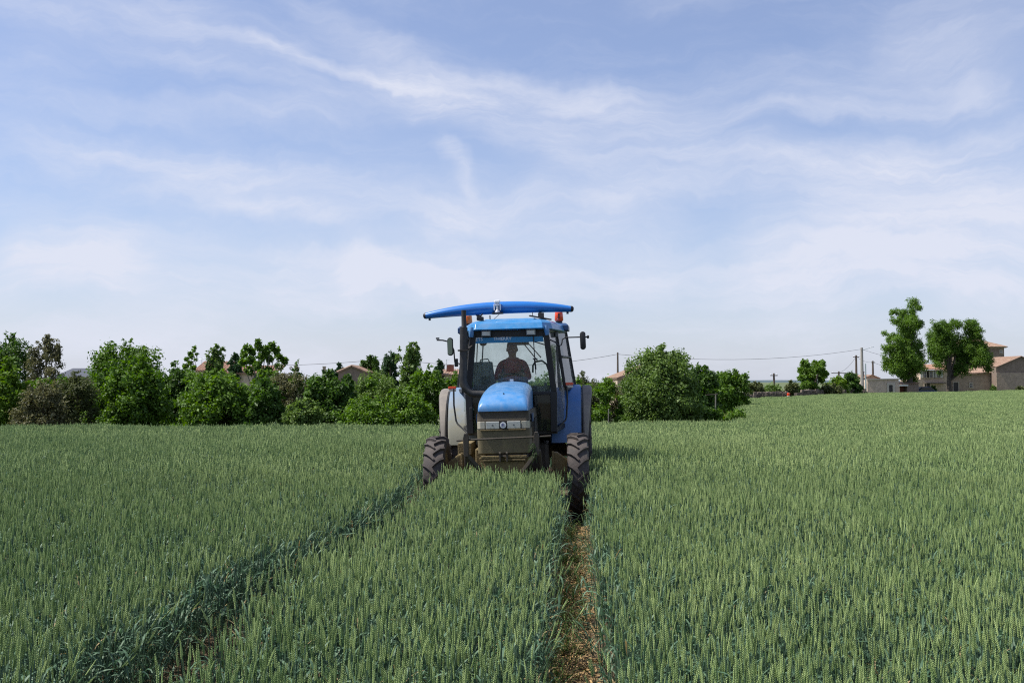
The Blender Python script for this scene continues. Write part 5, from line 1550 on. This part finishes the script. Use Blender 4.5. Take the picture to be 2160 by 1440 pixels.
def wheat_leaf(b, p, a, g, ln, wd, up, mi, seg=5, tint=.5):
    vs = []; d = Vector((math.cos(a), math.sin(a), 0)); side = Vector((-math.sin(a), math.cos(a), 0))
    tw = g.uniform(-.8, .8)
    q = Vector(p); ang = up
    for k in range(seg + 1):
        t = k / seg; w = wd * (math.sin(math.pi * min(1, .12 + .88 * t)) ** .7 if t > 0 else .4) * .5 + .0006
        sd_ = (side * math.cos(tw * t) + Vector((0, 0, 1)) * math.sin(tw * t)) * w
        vs += [tuple(q - sd_), tuple(q + sd_)]
        q = q + (d * math.cos(ang) + Vector((0, 0, 1)) * math.sin(ang)) * (ln / seg)
        ang -= g.uniform(.10, .48) * (.8 + t)
    b.add(vs, [(2 * k, 2 * k + 1, 2 * k + 3, 2 * k + 2) for k in range(seg)], mi, tint)


def stalk(b, g, x, y, lod, lean=None, hscale=1.0):
    h = g.gauss(.655, .038) * hscale
    la = g.uniform(0, 6.28); lm = abs(g.gauss(0, .065))
    lv = Vector((math.cos(la) * lm, math.sin(la) * lm, 0))
    if lean: lv += Vector(lean)
    P0 = Vector((x, y, 0)); P2 = Vector((x, y, 0)) + lv * 1.0 + Vector((0, 0, math.sqrt(max(.05, h * h - (lv.length) ** 2 * .9))))
    P1 = P0.lerp(P2, .5) + Vector((0, 0, .03)) - lv * .12
    tint = g.random()
    ns = 3; r = .0019 if lod < 2 else .004
    pts = [P1, P2] if lod >= 1 else [P0.lerp(P1, .35), P1, P2]
    vs = []
    for p in pts:
        for k in range(ns): vs.append((p.x + r * math.cos(k * 2.094), p.y + r * math.sin(k * 2.094), p.z))
    fs = [(i * ns + k, i * ns + (k + 1) % ns, (i + 1) * ns + (k + 1) % ns, (i + 1) * ns + k) for i in range(len(pts) - 1) for k in range(ns)]
    b.add(vs, fs, 2, tint)
    d = (P2 - P1).normalized() + Vector((g.uniform(-.08, .08), g.uniform(-.08, .08), 0))
    X, Y, Z = frame(d)
    ea = g.uniform(0, 6.28); X, Y = X * math.cos(ea) + Y * math.sin(ea), Y * math.cos(ea) - X * math.sin(ea)
    el = g.gauss(.080, .011)
    et = g.random()
    bend = g.uniform(-.010, .010)
    if lod == 0:
        n = 9
        for k in range(n * 2):
            t = (k + .5) / (n * 2); s_ = 1 if k % 2 else -1
            sz = .0071 * (1 - .45 * max(0, t - .55) / .45) * (.8 + .2 * min(1, t / .15))
            c = P2 + Z * (el * t) + X * (s_ * .0024) + Y * (bend * t * t)
            w = Z + X * (s_ * .26); w.normalize(); u = Y; v = w.cross(u).normalized()
            vv = [c - w * sz * .9, c + u * sz * .50, c + v * sz * .42, c - u * sz * .50, c - v * sz * .42, c + w * sz * 1.15]
            b.add([tuple(q) for q in vv], [(0, 2, 1), (0, 3, 2), (0, 4, 3), (0, 1, 4), (5, 1, 2), (5, 2, 3), (5, 3, 4), (5, 4, 1)], 0, min(1, max(0, et + g.uniform(-.2, .2))))
    else:
        n = 6 if lod == 1 else 3
        k_ = 4 if lod == 1 else 3
        vs = []; wid = 1 if lod == 1 else (1.5 if lod == 2 else 2.2)
        for i in range(n + 1):
            t = i / n
            rr_ = (.0052 * (1 - .35 * t) * (1.18 if i % 2 else .85) if lod == 1 else .0054 * (1 - .3 * t)) * wid
            if i == 0: rr_ *= .5
            if i == n: rr_ *= .3
            c = P2 + Z * (el * t * (1 if lod < 3 else 1.15)) + Y * (bend * t * t)
            for k in range(k_):
                a = 2 * math.pi * k / k_ + (.4 if i % 2 else 0)
                vs.append(tuple(c + X * (rr_ * math.cos(a) * 1.1) + Y * (rr_ * math.sin(a) * .8)))
        fs = [(i * k_ + k, i * k_ + (k + 1) % k_, (i + 1) * k_ + (k + 1) % k_, (i + 1) * k_ + k) for i in range(n) for k in range(k_)]
        b.add(vs, fs, 0, et)
    nl = {0: 3, 1: 2, 2: 1, 3: 1}[lod]
    for j in range(nl):
        if lod >= 2 and g.random() < .35: continue
        tz = (.80 - .2 * j) + g.uniform(-.06, .06)
        p = P0.lerp(P2, tz)
        dry = g.random() < .02 + .03 * j
        wheat_leaf(b, p, g.uniform(0, 6.28), g, g.uniform(.10, .18) * (1 if lod < 2 else 1.1), g.uniform(.007, .0115) * (1, 1, 1.6, 2.4)[lod],
                   g.uniform(.9, 1.45), 3 if dry else 1, 5 if lod == 0 else (4 if lod == 1 else 2), g.random())


def make_variants(prefix, count, nst, rad, lod, start):
    for v in range(count):
        g = random.Random(1000 + start + v)
        b = WB()
        for k in range(nst):
            if rad > .2:
                x = (g.random() - .5) * 2 * rad; y = (g.random() - .5) * 2 * rad
            else:
                a = g.uniform(0, 6.28); q = rad * math.sqrt(g.random()); x = q * math.cos(a); y = q * math.sin(a)
            stalk(b, g, x, y, lod)
        b.finish('%03d_%s' % (start + v, prefix))


# 0..13 near tufts, 14..19 leaning tufts, 20..27 middle tufts, 28..33 far clumps, 34..39 very far patches, 40..45 track grass, 46..51 trampled leaves
make_variants('tuft', 14, 6, .085, 0, 0)
for v in range(6):
    g = random.Random(1200 + v); b = WB()
    for k in range(4):
        a = g.uniform(0, 6.28); q = .07 * math.sqrt(g.random())
        stalk(b, g, q * math.cos(a), q * math.sin(a), 0, lean=(g.uniform(.12, .34), g.uniform(-.05, .05), 0))
    b.finish('%03d_leaning_tuft' % (14 + v))
make_variants('middle_tuft', 8, 9, .11, 1, 20)
make_variants('far_clump', 6, 42, .20, 2, 28)
make_variants('patch', 6, 210, .60, 3, 34)
for v in range(6):
    g = random.Random(1300 + v); b = WB()
    for k in range(16):
        wheat_leaf(b, (g.uniform(-.05, .05), g.uniform(-.05, .05), 0), g.uniform(0, 6.28), g, g.uniform(.10, .30), g.uniform(.003, .007), g.uniform(.7, 1.5), 4 if g.random() < .8 else 3, 5, g.random())
    b.finish('%03d_track_grass' % (40 + v))
for v in range(6):
    g = random.Random(1400 + v); b = WB()
    for k in range(4):
        wheat_leaf(b, (g.uniform(-.03, .03), g.uniform(-.05, .05), g.uniform(.15, .42)), g.uniform(-.8, .8), g, g.uniform(.14, .26), g.uniform(.006, .010), g.uniform(.2, 1.2), 1 if g.random() < .8 else 3, 6, g.random())
    b.finish('%03d_overhanging_leaf' % (46 + v))


def field_edge(x):
    """how far the wheat reaches for each x"""
    return np.interp(x, [-60, -18, -5, 0, 3, 8.2, 9.2, 12.9, 20.7, 45, 49, 62, 95], [35, 35, 35.5, 36.5, 38, 38.8, 42, 58, 92, 134, 137.5, 148, 158.5])


TRACK_HW = .20


def scatter_grid(y0, y1, cell, g, jit=.5):
    xs_ = []; ys_ = []
    y = y0
    xm = .56 * y1 + 2.5
    gx = np.arange(-xm, xm, cell); gy = np.arange(y0, y1, cell)
    X, Y = np.meshgrid(gx, gy); X = X.ravel(); Y = Y.ravel()
    X = X + g.uniform(-jit, jit, X.size) * cell; Y = Y + g.uniform(-jit, jit, Y.size) * cell
    k = np.abs(X) < .53 * Y + 2.2
    return X[k], Y[k]


g = np.random.default_rng(42)
P_, ROT, SCL, IDX = [], [], [], []


def emit(X, Y, rot, scl, idx):
    Z = ground_z(X, Y)
    P_.append(np.stack([X, Y, Z], 1)); ROT.append(rot); SCL.append(scl); IDX.append(idx)


def hfield(X, Y):
    """unevenness of the crop's height"""
    return 1 + .035 * np.sin(X * .9 + np.sin(Y * .6) * 1.5) * np.sin(Y * .75 + 1) + .02 * np.sin(X * 2.3 + Y * 1.7)


def tractor_clear(X, Y):
    """crop pressed down where wheels and axles stand; between them it passes under the tractor"""
    cx = -0.08 + .0575 * (Y - 14.2)
    inx = np.abs(X - cx)
    under = (Y > 13.35) & (Y < 18.2) & (inx < 1.20)
    return ~(under & ((inx > .80) | (Y > 13.6)))


for (y0, y1, cell, lodr) in ((1.0, 13.0, .106, (0, 14)), (13.0, 25.0, .138, (20, 28)), (25.0, 60.0, .30, (28, 34)), (60.0, 162.0, 1.05, (34, 40))):
    X, Y = scatter_grid(y0, y1, cell, g)
    if y1 > 30:
        k = Y < field_edge(X) - (.25 if y1 <= 60 else .6)
        X, Y = X[k], Y[k]
    dl = np.abs(X - rut_x(Y, -1)); dr = np.abs(X - rut_x(Y, 1))
    d = np.minimum(dl, dr)
    k = d > (TRACK_HW + .045 * (dl < dr) * (Y < 10.5)) * (1.0 if y1 <= 25 else 1.3) + g.uniform(-.03, .05, X.size)
    k &= tractor_clear(X, Y)
    X, Y, d = X[k], Y[k], d[k]
    n = X.size
    rot = np.stack([g.normal(0, .05, n), g.normal(0, .05, n), g.uniform(0, 6.283, n)], 1)
    if y1 > 25: rot[:, :2] *= .4
    scl = (hfield(X, Y) * g.normal(1, .03, n))
    idx = g.integers(lodr[0], lodr[1], n)
    if y1 <= 13:
        # stalks beside a track lean over it; a few lean anywhere
        sl = np.sign(rut_x(Y, -1) - X); sr = np.sign(rut_x(Y, 1) - X)
        near_l = np.abs(X - rut_x(Y, -1)) < .75
        near_r = np.abs(X - rut_x(Y, 1)) < .38
        outer_l = near_l & (sl > 0)
        lean = (outer_l & (np.abs(X - rut_x(Y, -1)) > .42) & (g.random(n) < .14)) | (near_r & (Y < 9) & (g.random(n) < .08)) | (g.random(n) < .012)
        idx = np.where(lean, g.integers(14, 20, n), idx)
        s_ = np.where(near_l, sl, sr)
        zr = np.where(s_ > 0, 0.0, math.pi) + g.normal(0, .5, n)
        rot[:, 2] = np.where(lean, zr, rot[:, 2])
        scl = np.where(lean, scl * .97, scl)
    emit(X, Y, rot, scl, idx)

pts = np.concatenate(P_); rot = np.concatenate(ROT); scl = np.concatenate(SCL); idx = np.concatenate(IDX)
print('wheat instances', len(pts))


def instancer(name, pts, rot, scl, idx, label):
    me = bpy.data.meshes.new(name)
    me.vertices.add(len(pts)); me.vertices.foreach_set('co', pts.astype(np.float32).ravel())
    a = me.attributes.new('rot', 'FLOAT_VECTOR', 'POINT'); a.data.foreach_set('vector', rot.astype(np.float32).ravel())
    a = me.attributes.new('scl', 'FLOAT', 'POINT'); a.data.foreach_set('value', scl.astype(np.float32))
    a = me.attributes.new('idx', 'INT', 'POINT'); a.data.foreach_set('value', idx.astype(np.int32))
    me.update()
    o = link(bpy.data.objects.new(name, me))
    ng = bpy.data.node_groups.new(name, 'GeometryNodeTree')
    ng.interface.new_socket('Geometry', in_out='INPUT', socket_type='NodeSocketGeometry')
    ng.interface.new_socket('Geometry', in_out='OUTPUT', socket_type='NodeSocketGeometry')
    gi = ng.nodes.new('NodeGroupInput'); go = ng.nodes.new('NodeGroupOutput')
    ci = ng.nodes.new('GeometryNodeCollectionInfo'); ci.inputs['Collection'].default_value = src
    ci.inputs['Separate Children'].default_value = True; ci.inputs['Reset Children'].default_value = True
    ip = ng.nodes.new('GeometryNodeInstanceOnPoints'); ip.inputs['Pick Instance'].default_value = True
    def attr(nm, ty):
        n = ng.nodes.new('GeometryNodeInputNamedAttribute'); n.data_type = ty; n.inputs['Name'].default_value = nm; return n.outputs['Attribute']
    e2r = ng.nodes.new('FunctionNodeEulerToRotation')
    ng.links.new(attr('rot', 'FLOAT_VECTOR'), e2r.inputs[0])
    ng.links.new(gi.outputs[0], ip.inputs['Points']); ng.links.new(ci.outputs[0], ip.inputs['Instance'])
    ng.links.new(attr('idx', 'INT'), ip.inputs['Instance Index'])
    ng.links.new(e2r.outputs[0], ip.inputs['Rotation']); ng.links.new(attr('scl', 'FLOAT'), ip.inputs['Scale'])
    ng.links.new(ip.outputs[0], go.inputs[0])
    md = o.modifiers.new('instances', 'NODES'); md.node_group = ng
    return tag(o, label, None, None, 'stuff')


tag(instancer('wheat', pts, rot, scl, idx, 'green wheat in ear covering the whole field on both sides of the tractor tracks'), cat='crop')

# grass and overhanging leaves in the wheel tracks, grass strip along the hedge
PP, RO, SC, ID = [], [], [], []
for side, cnt in ((-1, 30), (1, 230)):
    Y = g.uniform(1.5, 13.4, cnt) ** 1.0
    off = g.normal(-.08 if side > 0 else 0, .09, cnt)
    X = rut_x(Y, side) + off
    PP.append(np.stack([X, Y, ground_z(X, Y) - .03], 1)); RO.append(np.stack([np.zeros(cnt), np.zeros(cnt), g.uniform(0, 6.28, cnt)], 1))
    SC.append(g.uniform(.5, 1.15, cnt) * np.where(off > .08, .6, 1)); ID.append(g.integers(40, 46, cnt))
for side in (1,):
    for s_ in (-1, 1):
        cnt = 60
        Y = g.uniform(1.5, 13.4, cnt)
        X = rut_x(Y, side) - s_ * g.uniform(.17, .26, cnt)
        PP.append(np.stack([X, Y, ground_z(X, Y)], 1)); RO.append(np.stack([np.zeros(cnt), np.zeros(cnt), (0 if s_ > 0 else math.pi) + g.normal(0, .4, cnt)], 1))
        SC.append(g.uniform(.6, 1.0, cnt)); ID.append(g.integers(46, 52, cnt))
pts = np.concatenate(PP); 
o = instancer('track_grass', pts, np.concatenate(RO), np.concatenate(SC), np.concatenate(ID), 'thin green grass and bent wheat leaves growing into the two wheel tracks')
cnt = 9000
X = g.uniform(-26, 12.5, cnt); Y = field_edge(X) + g.uniform(-.2, 3.2, cnt) ; 
k = (np.abs(X) < .56 * Y + 1)
X, Y = X[k], Y[k]
o = instancer('verge_grass', np.stack([X, Y, ground_z(X, Y)], 1), np.stack([g.normal(0, .1, X.size), g.normal(0, .1, X.size), g.uniform(0, 6.28, X.size)], 1),
              g.uniform(1.6, 3.0, X.size), g.integers(40, 46, X.size), 'tall yellowish grass in the strip between the wheat and the hedge')

# straw litter on the track floor
def litter(side, n, seed, y1=13.5):
    g = np.random.default_rng(seed)
    Y = 1.5 + (y1 - 1.5) * g.random(n); X = rut_x(Y, side) + g.normal(.03, .10, n)
    Z = ground_z(X, Y) - .04 + g.uniform(0, .035, n)
    a = g.uniform(0, 6.28, n); L_ = g.uniform(.01, .07, n); w = g.uniform(.002, .006, n)
    d = np.stack([np.cos(a), np.sin(a), g.normal(0, .25, n)], 1); s = np.stack([-np.sin(a), np.cos(a), g.normal(0, .3, n)], 1)
    C = np.stack([X, Y, Z], 1)
    V = np.stack([C - d * L_[:, None] - s * w[:, None], C + d * L_[:, None] - s * w[:, None], C + d * L_[:, None] + s * w[:, None], C - d * L_[:, None] + s * w[:, None]], 1)
    return V.reshape(-1, 3)


V = np.concatenate([litter(1, 8000, 1), litter(-1, 3000, 2)])
me = fast_mesh('straw_litter', V, np.arange(len(V)).reshape(-1, 4), M['straw'])
tag(link(bpy.data.objects.new('straw_litter', me)), 'dry brown straw and clods lying on the floor of the wheel tracks', kind='stuff')
